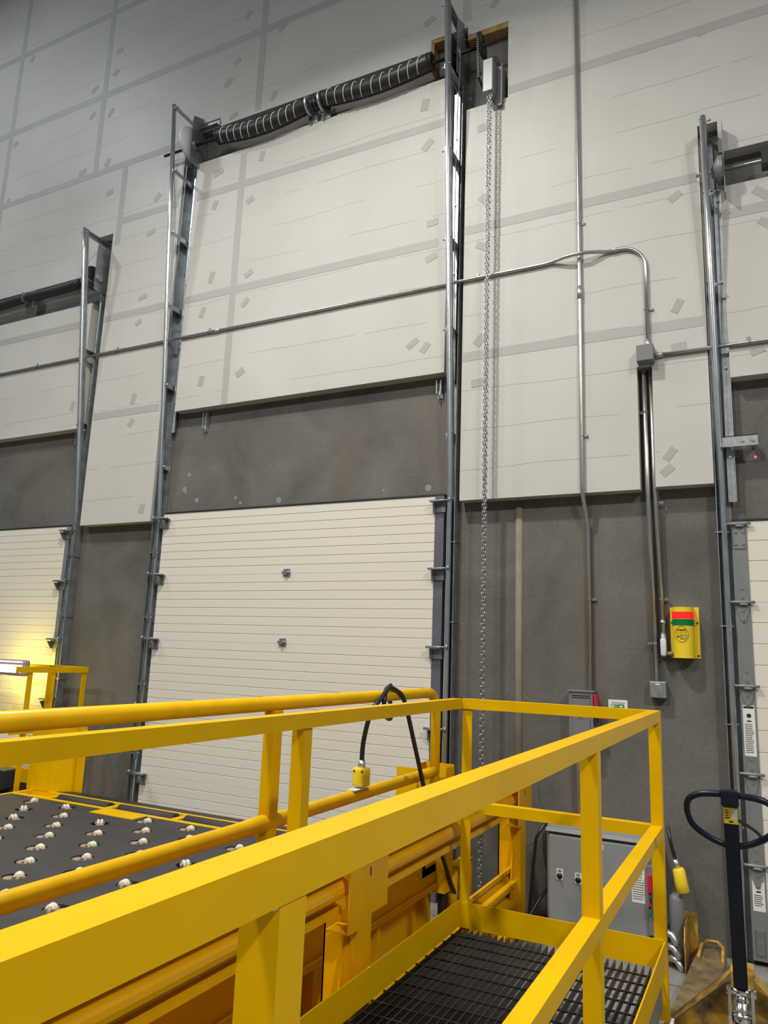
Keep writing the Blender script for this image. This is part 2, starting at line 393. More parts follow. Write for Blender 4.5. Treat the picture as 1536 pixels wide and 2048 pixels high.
# centre hinges
for z in (2.345, 1.767, .607, 1.17):
    hg = MB().box(-3.605, -3.545, -.068, -.055, z - .03, z + .03, .003); hg.cyl((-3.615, -.072, z), (-3.535, -.072, z), .009, 10); hg.box(-3.59, -3.56, -.082, -.06, z - .022, z + .022)
    hg.build('centre_hinge', M['galvd'], D2)
def roller_hinge(d, x, z, s, y=-.06):
    # bracket on the stile with a roller shaft reaching into the track (s = +1 right / -1 left)
    h = MB(); h.prism([(0, 0), (.075, 0), (.075, .006), (.03, .07), (0, .07)], (x - .03 * s, y, z - .01), (x - .034 * s, y, z - .01), (0, -1, 0), (0, 0, -1))
    h.box(x - .06 * s, x + .045 * s, y - .012, y, z - .075, z + .01); h.box(x - .07 * s, x + .05 * s, y - .07, y - .002, z + .002, z + .008)
    h.cyl((x - .075 * s, y - .045, z + .012), (x + .10 * s, y - .045, z + .012), .007, 8); h.cyl((x + .085 * s, y - .045, z + .012), (x + .105 * s, y - .045, z + .012), .022, 14)
    h.build('roller_hinge', M['galvd'], d)
for z in (2.86, 2.336, 1.752, 1.168, .584): roller_hinge(D2, -2.19, z, 1)
for z in (2.86, 2.336, 1.752, 1.168, .584): roller_hinge(D2, -4.985, z, -1)
for z in (2.80, 2.288, 1.716, 1.144, .572): roller_hinge(D1, -6.26, z, 1)
# door 3 edge hardware
for i, z in enumerate((2.60, 2.10, 1.585, 1.067, .55)):
    h = MB(); x0, x1 = -.158, -.078; XC = -.118
    h.cyl((x0 - .05, -.075, z), (x1 + .03, -.075, z), .009, 10); h.cyl((x0 + .02, -.078, z - .014), (x1 - .01, -.078, z - .014), .008, 10)
    if i == 0:
        h.box(-.154, -.084, -.066, -.06, z - .16, z - .02)
        for a, b in ((-.140, z - .05), (-.098, z - .05), (-.140, z - .13), (-.098, z - .13)): h.cyl((a, -.074, b), (a, -.062, b), .009, 6)
    else:
        for sg in (1, -1):
            b = z + (.0 if sg > 0 else -.025)
            h.prism([(-.036, 0), (.036, 0), (.036, .02 * sg), (.010, .10 * sg), (-.010, .10 * sg), (-.036, .02 * sg)], (XC, -.06, b), (XC, -.066, b), (1, 0, 0), (0, 0, 1))
            h.cyl((XC, -.072, b + .085 * sg), (XC, -.06, b + .085 * sg), .007, 6); h.cyl((XC, -.072, b + .03 * sg), (XC, -.06, b + .03 * sg), .007, 6)
    h.build('roller_hinge', M['stile'], D3)
def warn_label(d, x, z0, z1, y=-.0612, wdt=.075):
    lb = MB().box(x - wdt / 2, x + wdt / 2, y, y + .001, z0, z1).build('warning_label', M['white'], d)
    H = z1 - z0
    MB().box(x - wdt / 2 + .004, x + wdt / 2 - .004, y - .0008, y, z1 - .018, z1 - .006).build('label_header', M['labred'] if z1 < 1 else M['ink'], lb)
    if z1 < 1: text('WARNING', .013, (x, y - .0015, z1 - .030), M['ink'], lb)
    k = MB(); k.disc_stack((x, y, z1 - .062), (0, -1, 0), [(0, .013), (.0008, .013)], 20)
    k.box(x - .012, x + .012, y - .0008, y, z1 - .098, z1 - .090)
    z = z1 - .115
    while z > z0 + .02:
        k.box(x - wdt / 2 + .008, x + wdt / 2 - .008 - random.random() * .012, y - .0008, y, z, z + .0035); z -= .011
    k.build('label_lines', M['ink'], lb)
warn_label(D3, -.118, 1.17, 1.47, wdt=.066)
warn_label(D3, -.116, .30, .50, wdt=.066)
MB().box(-.145, -.095, -.064, -.06, .06, .20, .004).build('edge_plate', M['galvd'], D3)

# ================================================================ TRACKS
def make_track(label, X, s, ztop, zang, braces, zbot=0.0, ylow=-.055, slope=.0745):
    """s = +1: the door lies on the -x side (right-hand track); s = -1: the door lies on the +x side"""
    def track_y(z): return ylow - max(0, z - 2.9) * slope
    t = thing('door_track', label, 'door track', (X, 0, 0), 'vertical-lift door tracks')
    wa = MB(); angle(wa, (X + .04 * s, -.004, zbot), (X + .04 * s, -.004, zang), (-s, 0, 0), (0, -1, 0), .085, .005)
    wa.box(X - .01 * s, X - .005 * s, -.09, -.004, zbot, 2.9)
    for k in range(1, int(zang / .6)):
        wa.cyl((X + .008 * s, -.016, k * .6), (X + .008 * s, -.004, k * .6), .011, 6)
    wa.build('wall_angle', M['galvd'], t)
    # C-section rail with a rounded back, tapering away from the wall above the door
    prof = [(.020 * math.cos(a), .020 * math.sin(a)) for a in [PI * .5 * (-1) + PI * i / 8 for i in range(9)]]
    def ring(z, y): return [V((X + p[1], y - .012 - p[0], z)) for p in prof] + [V((X + .016, y + .004, z)), V((X - .016, y + .004, z))]
    rl = MB(); zs = [zbot + .05, 1.45, 2.9, 4.3, 5.7, ztop]; zs = [z for z in zs if z <= ztop]
    if zs[-1] != ztop: zs.append(ztop)
    prev = None
    for z in zs:
        rg = [rl.bm.verts.new(p) for p in ring(z, track_y(z))]
        if prev:
            n = len(rg)
            for i in range(n):
                f = rl.bm.faces.new((prev[i], prev[(i + 1) % n], rg[(i + 1) % n], rg[i])); f.smooth = i < 8
        else: rl.bm.faces.new(rg[::-1])
        prev = rg
    rl.bm.faces.new(prev)
    rl.build('track_rail', M['track'], t)
    side = MB(); xs = X + .021 * s
    side.prism([(-.003, -.01), (.003, -.01), (.003, .016), (-.003, .016)], (xs, track_y(2.9) + .01, 2.9), (xs, track_y(ztop) + .01, ztop), (1, 0, 0), (0, 1, 0))
    side.build('rail_flange', M['galvd'], t)
    for z in braces:
        y = track_y(z) - .02
        b = MB(); angle(b, (X - .022 * s, y, z), (X - .022 * s, -.012, z), (s, 0, 0), (0, 0, -1), .045, .004)
        b.cyl((X - .05 * s, y + .02, z - .02), (X + .02 * s, y + .02, z - .02), .008, 6)
        b.build('cross_brace', M['galv'], t)
    for z in (2.55, 1.95, 1.35, .75):
        b = MB(); b.box(X - .012 * s, X + .05 * s, -.085, -.008, z - .004, z + .004); b.box(X - .016 * s, X - .01 * s, -.10, -.008, z - .045, z + .045); b.cyl((X - .03 * s, -.05, z), (X + .01 * s, -.05, z), .010, 6)
        b.build('jamb_bracket', M['galvd'], t)
    return t
T_L = make_track('tall galvanized track and ladder frame on the left side of the middle dock door', -5.07, -1, 7.08, 6.6, (7.07, 6.40, 5.75, 5.0, 4.2, 3.4), ylow=-.04, slope=.079)
T_R = make_track('tall galvanized track and ladder frame right of the middle dock door, beside the chain', -2.10, 1, 7.08, 7.0, (7.07, 6.5, 5.76, 5.0, 4.25, 3.4), ylow=-.085, slope=.070)
T_1 = make_track('shorter galvanized track and ladder frame beside the leftmost dock door', -6.17, 1, 5.98, 5.9, (5.97, 5.45, 4.7, 3.92, 3.18), ylow=-.04, slope=.106)
T_3 = make_track('galvanized track standing in the slot left of the right-edge dock door', -.205, -1, 5.45, 5.4, (5.44, 4.9, 4.25))
# liner channels seen beside the wall angles (silver with bolts) and their stubs
def liner(t, x, w_, z0, z1, y=-.045):
    l = MB(); l.box(x, x + w_, y, y + .004, z0, z1); l.box(x, x + .004, y, -.004, z0, z1); l.box(x + w_ - .004, x + w_, y - .012, y, z0, z1); l.box(x + w_ * .45, x + w_ * .5, y - .008, y, z0, z1)
    z = z0 + .3
    while z < z1: l.cyl((x + w_ / 2, y - .014, z), (x + w_ / 2, y, z), .010, 6); z += .62
    l.build('liner_angle', M['galv'], t)
liner(T_R, -2.155, .06, 3.85, 6.45)
liner(T_L, -5.03, .055, 3.72, 6.45)
liner(T_1, -6.215, .05, 3.9, 5.5)
liner(T_3, -.175, .055, 2.75, 5.0)
# header pads on the concrete
def strut(x, z0, z1, label):
    o = MB(); o.box(x - .022, x + .022, -.006, 0, z0, z1); o.box(x - .022, x - .016, -.05, 0, z0 + .03, z1); o.box(x + .016, x + .022, -.05, 0, z0 + .03, z1); o.cyl((x, -.03, z0 - .02), (x, -.03, z0 + .06), .006, 8)
    tag(o.build('strut_stub', M['galv']), label, 'bracket', 'short strut stubs on the concrete header')
strut(-4.62, 3.70, 3.88, 'short galvanized strut stub at the left end of the middle concrete header')
strut(-2.235, 3.73, 3.87, 'short galvanized strut stub at the right end of the middle concrete header')
strut(-6.32, 3.70, 3.86, 'short galvanized strut stub beside the leftmost track')
# cross strap on the right track
st = MB(); st.box(-.2, .02, -.125, -.12, 3.10, 3.17); st.box(-.2, .02, -.125, -.09, 3.165, 3.17); st.box(-.2, -.195, -.15, -.05, 3.10, 3.17)
st.cyl((-.07, -.135, 3.135), (-.07, -.12, 3.135), .011, 6); st.cyl((-.01, -.135, 3.135), (-.01, -.02, 3.135), .012, 10); st.box(-.02, .0, -.12, 0, 3.11, 3.16)
tag(st.build('slotted_strap', M['galv']), 'slotted galvanized strap bolted across the right-edge track onto the wall', 'bracket')
tag(MB().disc_stack((.0, -.001, 3.05), (0, -1, 0), [(0, .008), (.006, .005)], 12).build('indicator_led', M['ledred']), 'tiny red light dot on the concrete under the slotted strap', 'indicator light')

# ================================================================ TORSION SHAFTS
def spring(parent, x0, x1, y, z, sag, r=.075, marks=11):
    n = 60; path = []
    for i in range(n + 1):
        u = i / n; path.append(V((x0 + (x1 - x0) * u, y, z - sag * math.sin(PI * u))))
    s = MB()
    # ridged coil body
    rr = [r * (1 if i % 2 else .94) for i in range(n + 1)]; rr[0] = rr[-1] = r * .9
    s.tube(path, rr, 24, up=(0, 0, 1))
    o = s.build('torsion_spring', M['spring'], parent)
    c = MB()
    for k in range(marks):
        u = (k + .8) / (marks + .6); i = min(n - 1, int(u * n)); p = path[i]
        c.tube([p + V((.03 * math.sin(a * .5), -math.cos(a) * (r + .0015), math.sin(a) * (r + .0015))) for a in [-1.5 + 2.7 * j / 12 for j in range(13)]], .004, 6)
    if marks: c.build('chalk_mark', M['chalk'], o)
    for x in (x0, x1):
        e = MB(); e.disc_stack((x - .02, y, z), (1, 0, 0), [(0, r * .7), (0, r * 1.02), (.012, r * 1.02), (.012, r * .85), (.03, r * .85), (.03, r * 1.02), (.045, r * 1.0), (.045, r * .6)], 24)
        e.build('winding_cone', M['spring'], o)
def drum(parent, x, y, z, r=.13, sgn=1, m=None, th=.055):
    # spiral-grooved cone, small end at x, growing along sgn
    pr = [(0, .02), (0, r * .30)]
    k = 9
    for i in range(k):
        rr = r * (.32 + .66 * i / (k - 1)); h = th * .7 * i / k
        pr += [(h, rr), (h - .006, rr + r * .02), (h - .006, rr + r * .045), (h + .002, rr + r * .06)]
    pr += [(th * .72, r * 1.04), (th, r * 1.04), (th, .03)]
    MB().disc_stack((x, y, z), (sgn, 0, 0), pr, 40).build('cable_drum', m or M['galvd'], parent)
SY, SZ = -.18, 6.715
sh = thing('torsion_shaft', 'long black torsion spring shaft above the middle dock door, springs chalk-striped', 'torsion spring', (-3.5, SY, SZ))
MB().cyl((-5.34, SY, SZ), (-1.74, SY, SZ), .0145, 14).build('shaft', M['cable'], sh)
spring(sh, -4.62, -3.60, SY, SZ + .01, .055)
spring(sh, -3.40, -2.33, SY, SZ + .02, .045)
cp = MB(); cp.disc_stack((-3.53, SY, SZ), (1, 0, 0), [(0, .035), (0, .065), (.018, .065), (.018, .03), (.04, .03), (.04, .065), (.058, .065), (.058, .03)], 18)
cp.cyl((-3.54, SY - .03, SZ + .05), (-3.44, SY - .03, SZ + .05), .012, 6); cp.cyl((-3.54, SY - .05, SZ - .02), (-3.44, SY - .05, SZ - .02), .012, 6)
cp.build('shaft_coupling', M['spring'], sh)
for x in (-3.56, -3.42):
    b = MB(); b.box(x - .003, x + .003, SY - .07, -.09, SZ - .07, SZ + .05); b.box(x - .05, x + .05, -.106, -.1015, SZ - .13, SZ + .10)
    b.disc_stack((x - .01, SY, SZ), (1, 0, 0), [(0, .09), (.02, .09)], 20)
    b.build('centre_bracket', M['galv'], sh)
drum(sh, -5.02, SY - .01, SZ + .02, .165, 1, M['sheet'])
drum(sh, -2.16, SY, SZ, .16, 1, M['spring'])
for x, s in ((-4.93, -1), (-2.06, 1)):
    b = MB(); b.prism([(0, -.22), (.24, -.22), (.24, .30), (.10, .36), (0, .36)], (x, -.005, SZ), (x + .005, -.005, SZ), (0, -1, 0), (0, 0, 1))
    b.disc_stack((x - .015, SY, SZ), (1, 0, 0), [(0, .045), (.035, .045)], 20)
    for k in range(3): b.cyl((x - .01, -.08 - .05 * k, SZ + .22), (x + .01, -.08 - .05 * k, SZ + .22), .01, 6)
    b.build('end_bearing_plate', M['galvd'], sh)
pl = MB(); pl.prism([(0, 0), (.29, 0), (.29, .045), (0, .06)], (-4.985, -.104, 6.93), (-4.985, -.11, 6.93), (1, 0, 0), (0, 0, 1)); pl.box(-4.98, -4.70, -.15, -.105, 6.925, 6.93); pl.box(-4.98, -4.7, -.112, -.105, 6.90, 6.99)
pl.build('header_angle', M['galvd'], sh)
MB().tube([(-5.15, -.24, SZ - .06), (-5.12, -.10, 5.5), (-5.06, -.07, 2.9)], .003, 6).build('lift_cable', M['galv'], sh)
MB().tube([(-2.02, -.26, SZ - .06), (-2.07, -.20, 5.5), (-2.08, -.07, 2.9)], .003, 6).build('lift_cable', M['galv'], sh)

# left shaft (door 1)
s1 = thing('torsion_shaft', 'black torsion spring shaft running off the left edge, above the leftmost dock door', 'torsion spring', (-7.5, -.17, 5.50))
Y1, Z1 = -.17, 5.50
MB().cyl((-10, Y1, Z1), (-6.12, Y1, Z1), .0145, 12).build('shaft', M['cable'], s1)
spring(s1, -9.2, -7.31, Y1, Z1 - .005, .03, .05, 0); spring(s1, -7.2, -6.42, Y1, Z1, .015, .05, 0)
b = MB(); b.box(-7.262, -7.256, Y1 - .05, -.1, Z1 - .06, Z1 + .05); b.box(-7.33, -7.19, -.106, -.10, Z1 - .1, Z1 + .12); b.build('centre_bracket', M['galv'], s1)
drum(s1, -6.26, Y1, Z1 + .02, .12, 1, M['spring'], .07)
b = MB(); b.box(-6.125, -6.12, -.22, -.004, Z1 - .14, Z1 + .36); b.disc_stack((-6.13, Y1, Z1), (1, 0, 0), [(0, .04), (.03, .04)], 16)
for k in range(4): b.box(-6.130, -6.124, -.22 + k * .045, -.212 + k * .045, Z1 + .15, Z1 + .3)
b.build('end_bearing_plate', M['galvd'], s1)

# right shaft (door 3)
Y3, Z3 = -.15, 5.075
s3 = thing('torsion_shaft', 'steel torsion shaft running off the right edge, above the right-edge dock door', 'torsion spring', (1, Y3, Z3))
MB().cyl((-.27, Y3, Z3), (2.9, Y3, Z3), .0135, 14).build('shaft', M['conduit'], s3)
drum(s3, -.165, Y3, Z3, .095, 1, M['stile'], .07)
b = MB(); b.box(-.092, -.087, -.20, -.004, Z3 - .2, Z3 + .35); b.build('end_bearing_plate', M['galvd'], s3)
b = MB(); b.disc_stack((.17, Y3, Z3), (1, 0, 0), [(0, .05), (.04, .05), (.04, .035), (.07, .035), (.07, .05), (.12, .05)], 18); b.box(.14, .20, Y3 - .05, Y3 + .05, Z3 - .05, Z3 + .05); b.build('winding_cone', M['spring'], s3)

# ================================================================ CHAIN HOIST
hz = thing('chain_hoist', 'grey chain hoist box hung in the wall cut-out, hand chain hanging to the floor', 'chain hoist', (-1.77, -.15, 6.3))
b = MB(); b.box(-1.83, -1.745, -.24, -.12, 6.22, 6.52, .006); b.build('hoist_housing', M['stile'], hz)
b = MB(); b.prism([(0, .0), (.13, .0), (.13, -.30), (.06, -.38), (0, -.38)], (-1.70, -.02, 6.52), (-1.695, -.02, 6.52), (0, -1, 0), (0, 0, 1)); b.box(-1.745, -1.70, -.14, -.02, 6.14, 6.5)
for a, z in ((-.05, 6.45), (-.05, 6.3), (-.09, 6.4), (-.09, 6.22)): b.cyl((-1.705, a, z), (-1.685, a, z), .009, 6)
b.build('mount_plate', M['boxgrey'], hz)
b = MB(); pr = []
cz = SZ
b.disc_stack((-1.868, SY, cz), (1, 0, 0), [(0, .02), (0, .10), (.014, .10), (.014, .02)], 24); b.build('shaft_sprocket', M['spring'], hz)
rc = MB()
pts = arc((-1.861, SY, cz), .103, -.1, PI + .1, (0, -1, 0), (0, 0, 1), 14)
loop = [V((-1.861, SY - .07, 6.36)), V((-1.861, SY - .09, 6.55))] + pts + [V((-1.861, SY + .06, 6.5)), V((-1.861, SY + .035, 6.34))]
L_ = []
for a_, b_ in zip(loop, loop[1:] + loop[:1]):
    n = max(1, int((b_ - a_).length / .02))
    for i in range(n): L_.append(a_.lerp(b_, i / n))
for i, p in enumerate(L_):
    q = L_[(i + 1) % len(L_)]
    c = (p + q) / 2; d = (q - p).normalized(); nr = V((1, 0, 0)).cross(d)
    rc.prism([(-.008, -.007), (.008, -.007), (.008, .007), (-.008, .007)], p, p + d * .015, V((1, 0, 0)), nr)
rc.build('roller_chain', M['black'], hz)
def chain(parent, x, y, z0, z1, dx=0, dy=0):
    c = MB(); pitch = .027; n = int((z1 - z0) / pitch)
    for i in range(n):
        u = i / n; cx = x + dx * u + random.uniform(-.0015, .0015); cy = y + dy * u; cz = z1 - i * pitch - .015
        a = (i % 2) * PI / 2 + .6 + random.uniform(-.15, .15)
        U = V((math.cos(a), math.sin(a), 0)); W = V((0, 0, 1)); C0 = V((cx, cy, cz)); rw = .0095; hl = .0095
        pts = [C0 + W * hl + (U * math.cos(t) + W * math.sin(t)) * rw for t in (0, PI / 4, PI / 2, 3 * PI / 4, PI)] + [C0 - W * hl - (U * math.cos(t) + W * math.sin(t)) * rw for t in (0, PI / 4, PI / 2, 3 * PI / 4, PI)]
        c.tube(pts, .0037, 5, closed=True)
    c.build('hand_chain', M['chain'], parent)
chain(hz, -1.792, -.20, .12, 6.2)
chain(hz, -1.768, -.215, .13, 6.2, -.012, .01)

# ================================================================ CONDUITS
CY = -.116
def clamp(o, x, z, y=CY, vertical=True, s=1, r=.014):
    b = MB()
    if vertical:
        b.tube(arc((x, y, z), r + .002, 0, 2 * PI * .95, (1, 0, 0), (0, 1, 0), 12), .003, 6); b.box(x + r * s, x + (r + .03) * s, y + r - .006, y + r, z - .01, z + .01); b.cyl((x + (r + .02) * s, y + r - .016, z), (x + (r + .02) * s, y + r, z), .006, 6)
    else:
        b.tube(arc((x, y, z), r + .002, 0, 2 * PI * .95, (0, 0, 1), (0, 1, 0), 12), .003, 6); b.box(x - .01, x + .01, y + r - .006, y + r, z + r, z + r + .03)
    b.build('strap_clamp', M['galvd'], o)
def conduit(label, path, r, clamps=(), vertical=True, coup=(), group='steel conduits on the wall'):
    o = thing('conduit', label, 'conduit', path[0], group)
    MB().tube(path, r, 14).build('pipe', M['conduit'], o)
    for c in clamps: clamp(o, *c[:2], **(c[2] if len(c) > 2 else {}))
    for a, b_ in coup: MB().cyl(a, b_, r * 1.25, 14).build('coupling', M['galv'], o)
    return o
zc = 4.655
conduit('long horizontal steel conduit crossing the white wall, hopping over a vertical one then bending down', [(-12, CY, zc), (-1.36, CY, zc), (-1.30, CY - .002, zc + .005), (-1.20, CY - .035, zc + .005), (-1.13, CY - .045, zc + .005), (-1.05, CY - .045, zc + .005), (-.96, CY - .02, zc + .003), (-.90, CY, zc)] +
        [(-.85, CY, zc)] + arc((-.80, CY, zc - .17), .17, PI / 2, 0, (1, 0, 0), (0, 0, 1), 8) + [(-.63, CY, 3.87)], .0135,
        [(-5.8, zc, dict(vertical=False)), (-4.6, zc, dict(vertical=False)), (-1.9, zc, dict(vertical=False)), (-.63, 4.15, dict(s=1)), (-7.0, zc, dict(vertical=False))],
        coup=[((-4.55, CY, zc), (-4.47, CY, zc)), ((-.86, CY, zc), (-.82, CY, zc)), ((-.63, CY, 3.86), (-.63, CY, 3.92))])
conduit('tall vertical steel conduit running from the roof down to the grey disconnect switch', [(-1.095, CY, 12), (-1.095, CY, 2.90), (-1.093, CY + .005, 2.84), (-1.085, CY + .03, 2.76), (-1.078, -.03, 2.64), (-1.078, -.024, 2.58), (-1.078, -.024, 1.50)], .0165,
        [(-1.095, 4.93), (-1.095, 3.27), (-1.078, 2.12, dict(y=-.024, r=.0165))], coup=[((-1.095, CY, 4.32), (-1.095, CY, 4.42))])
conduit('horizontal steel conduit leaving the junction box to the right edge', [(-.585, CY, 3.80), (2.8, CY, 3.80)], .0135, [(.0, 3.80, dict(vertical=False))], coup=[((-.60, CY, 3.80), (-.53, CY, 3.80))])
conduit('vertical conduit, left of the pair under the junction box, ending in the small steel box', [(-.672, -.05, 3.75), (-.668, -.05, 2.9), (-.648, -.035, 1.59)], .0165,
        [(-.67, 3.42, dict(y=-.05, s=-1, r=.0165)), (-.654, 1.83, dict(y=-.037, s=-1, r=.0165))])
conduit('vertical conduit, right of the pair under the junction box, ending in the oval fitting', [(-.628, -.05, 3.75), (-.622, -.05, 2.9), (-.600, -.03, 1.90)], .0145,
        [(-.616, 2.77, dict(y=-.045)), (-.604, 2.12, dict(y=-.032))], coup=[((-.6015, -.031, 1.98), (-.601, -.031, 1.96))])
jb = thing('junction_box', 'square dark grey junction box where four conduits meet', 'junction box', (-.64, CY, 3.8))
MB().box(-.70, -.588, -.185, -.10, 3.745, 3.865, .004).build('box_body', M['boxgrey'], jb)
MB().box(-.697, -.591, -.189, -.185, 3.748, 3.862, .002).build('cover', M['boxgrey'], jb)
# LB fitting to beacon
lb = thing('conduit_fitting', 'oval cast conduit fitting beside the yellow warning beacon', 'conduit fitting', (-.6, -.04, 1.82))
MB().tube([(-.600, -.035, 1.745), (-.600, -.035, 1.76), (-.600, -.035, 1.86), (-.600, -.035, 1.90)], [.012, .022, .022, .016], 14).build('fitting_body', M['galvd'], lb)
cv = MB(); cv.tube([(-.600, -.062, 1.75), (-.600, -.062, 1.76), (-.600, -.062, 1.855), (-.600, -.062, 1.865)], [.010, .018, .018, .010], 12, flat=.35, up=(1, 0, 0)); cv.build('cover', M['sheet'], lb)
MB().cyl((-.59, -.04, 1.768), (-.53, -.04, 1.768), .013, 12).build('nipple', M['brown'], lb)
# small steel box
sb = thing('junction_box', 'small galvanized box with blank cover below the yellow beacon', 'junction box', (-.64, -.03, 1.53))
MB().box(-.692, -.590, -.06, 0, 1.482, 1.588, .003).build('box_body', M['galvd'], sb)
MB().box(-.688, -.594, -.064, -.06, 1.486, 1.584, .002).build('cover', M['galv'], sb)
k = MB(); k.cyl((-.641, -.07, 1.51), (-.641, -.064, 1.51), .006, 8); k.build('cover_screw', M['conduit'], sb)
MB().box(-.655, -.63, -.0655, -.064, 1.566, 1.575).build('label', M['white'], sb)

# ================================================================ BEACON
be = thing('warning_beacon', 'yellow half-round wall beacon with red and green bands', 'warning light', (-.465, -.05, 1.9))
def bx_prof(r):  # bulged front
    return [(-.062, 0)] + [(-.062 + .124 * i / 12, .045 + r * math.sin(PI * i / 12)) for i in range(13)] + [(.062, 0)]
BX = -.475
def band(z0, z1, off, m_, nm):
    pr = [(-.064 - off, 0)] + [((.064 + off) * -math.cos(PI * i / 12) , .05 + (.055 + off) * math.sin(PI * i / 12)) for i in range(13)] + [(.064 + off, 0)]
    MB().prism(pr, (BX, -.004, z0), (BX, -.004, z1), (1, 0, 0), (0, -1, 0), smooth=False).build(nm, m_, be)
band(1.742, 2.066, 0, M['plug'], 'cover')
band(1.992, 2.036, .0015, M['redlamp'], 'red_band')
band(1.948, 1.988, .0015, M['green'], 'green_band')
MB().box(BX - .083, BX + .095, -.006, 0, 1.742, 2.07, .002).build('back_plate', M['plug'], be)
k = MB(); [k.cyl((x, -.012, z), (x, -.006, z), .006, 8) for x in (BX - .073, BX + .083) for z in (1.97, 1.76)]; k.build('mount_bolt', M['black'], be)
lbk = MB()
rad = .040; cz0 = 1.892
def cyl_pt(u, v, off=.001):  # on curved front
    a = math.acos(max(-1, min(1, -u / .064))); return V((BX + u, -.004 - (.05 + (.055 + off) * math.sin(a)), cz0 + v))
lbk.tube([cyl_pt(-.006 + rad * math.cos(t), rad * 1.25 * math.sin(t), .001) for t in [2 * PI * i / 28 for i in range(28)]], .0012, 5, closed=True)
for i, zz in enumerate((.03, .022, .012, .0, -.008, -.016, -.024, -.032)):
    ww = .032 * math.sqrt(max(.1, 1 - (zz / .05) ** 2))
    lbk.tube([cyl_pt(-.006 - ww + (0.018 if i > 3 else 0), zz, .001), cyl_pt(-.006, zz, .001), cyl_pt(-.006 + ww, zz, .001)], .0014 if i else .003, 4)
lbk.tube([cyl_pt(-.033, -.014, .001), cyl_pt(-.022, -.014, .001)], .005, 4)
lbk.build('round_label', M['ink'], be)

# ================================================================ DISCONNECT + SIGN
ds = thing('disconnect_switch', 'grey electrical disconnect switch box with red handle behind the yellow rail', 'electrical box', (-1.1, 0, 1.35))
MB().box(-1.205, -1.045, -.11, 0, 1.19, 1.50, .004).build('box_body', M['boxgrey'], ds)
f = MB(); f.box(-1.213, -1.04, -.118, 0, 1.496, 1.506, .002); f.box(-1.185, -1.065, -.116, -.11, 1.20, 1.455, .004); f.box(-1.185, -1.065, -.12, -.11, 1.462, 1.468); f.box(-1.185, -1.065, -.12, -.11, 1.476, 1.482); f.build('front_cover', M['boxgrey'], ds)
MB().box(-1.038, -1.020, -.125, -.06, 1.41, 1.485, .004).build('handle', M['red'], ds)
MB().box(-1.04, -1.025, -.11, -.03, 1.30, 1.40, .004).build('latch', M['black'], ds)
l_ = MB().box(-1.148, -1.10, -.1175, -.116, 1.325, 1.40).build('switch_label', M['white'], ds)
MB().box(-1.148, -1.10, -.1182, -.1175, 1.325, 1.348).build('label_band', M['brown'], l_)
text('OFF', .020, (-1.124, -.119, 1.336), M['ink'], l_); text('1', .02, (-1.127, -.119, 1.372), M['ink'], l_)
c = conduit('pair of grey flexible conduits dropping from the disconnect switch', [(-1.155, -.05, 1.19), (-1.155, -.05, 1.0), (-1.15, -.05, .55), (-1.14, -.06, .3)], .020, group=None)
MB().tube([(-1.10, -.05, 1.19), (-1.10, -.05, .9), (-1.09, -.05, .5), (-1.09, -.06, .3)], .016, 12).build('pipe', M['conduit'], c)
sg = thing('wall_sign', 'small white sign with green logo and green down arrow on the concrete', 'sign', (-.905, -.002, 1.395))
SX0, SX1, SZ0, SZ1 = -.966, -.842, 1.333, 1.455
MB().box(SX0, SX1, -.004, 0, SZ0, SZ1).build('sign_plate', M['white'], sg)
g = MB(); yy = -.0052
for a, b_, c_, d in ((-.945, -.86, 1.434, 1.437), (-.93, -.863, 1.404, 1.427), ): g.box(a, b_, yy, -.004, c_, d)
g.tube([(-.938 + .010 * math.cos(t), -.0048, 1.418 + .008 * math.sin(t)) for t in [i * .6 for i in range(9)]], .0015, 5)
g.prism([(-.034, 0), (.034, 0), (0, -.030)], (-.903, -.004, 1.374), (-.903, yy, 1.374), (1, 0, 0), (0, 0, 1))
g.box(-.918, -.888, yy, -.004, 1.372, 1.392)
g.build('green_print', M['signgreen'], sg)
k = MB(); k.tube([(-.918 + .012 * math.cos(t), -.0056, 1.417 + .006 * math.sin(t)) for t in [i * PI / 7 for i in range(14)]], .0016, 5, closed=True); k.box(-.895, -.872, -.0056, -.005, 1.408, 1.418); k.build('logo_swirl', M['white'], sg)

# ================================================================ CABINET
cb = thing('control_cabinet', 'large grey control cabinet with two selector switches behind the platform', 'electrical cabinet', (-.98, -.15, 0))
MB().box(-1.315, -.665, -.27, -.02, .06, .665, .006).build('cabinet_body', M['cabinet'], cb)
dr = MB().box(-1.295, -.70, -.302, -.272, .085, .615, .006).build('cabinet_door', M['cabinet'], cb)
MB().prism([(-.0, 0), (.034, 0), (.028, .014), (0, .02)], (-1.315, -.27, .635), (-.665, -.27, .635), (0, -1, 0), (0, 0, 1)).build('drip_hood', M['cabinet'], cb)
for x, z in ((-1.226, .385), (-1.112, .378)):
    sw = MB().box(x - .020, x + .020, -.305, -.302, z - .030, z + .034).build('selector_switch', M['white'], dr)
    k = MB(); k.disc_stack((x, -.305, z - .006), (0, -1, 0), [(0, .017), (.008, .017), (.008, .011), (.02, .010)], 18); k.build('knob', M['navy'], sw)
    k = MB(); k.box(x - .012, x + .012, -.3062, -.305, z + .018, z + .022); k.box(x - .010, x + .008, -.3062, -.305, z + .026, z + .029); k.disc_stack((x, -.325, z - .006), (0, -1, 0), [(0, .004), (.002, .004)], 10); k.build('marking', M['ink'], sw)
p = MB().box(-1.0, -.958, -.304, -.302, .565, .595).build('name_label', M['white'], dr); text('TS', .017, (-.971, -.3052, .58), M['ink'], p)
p = MB().box(-.795, -.72, -.304, -.302, .30, .575).build('danger_label', M['white'], dr)
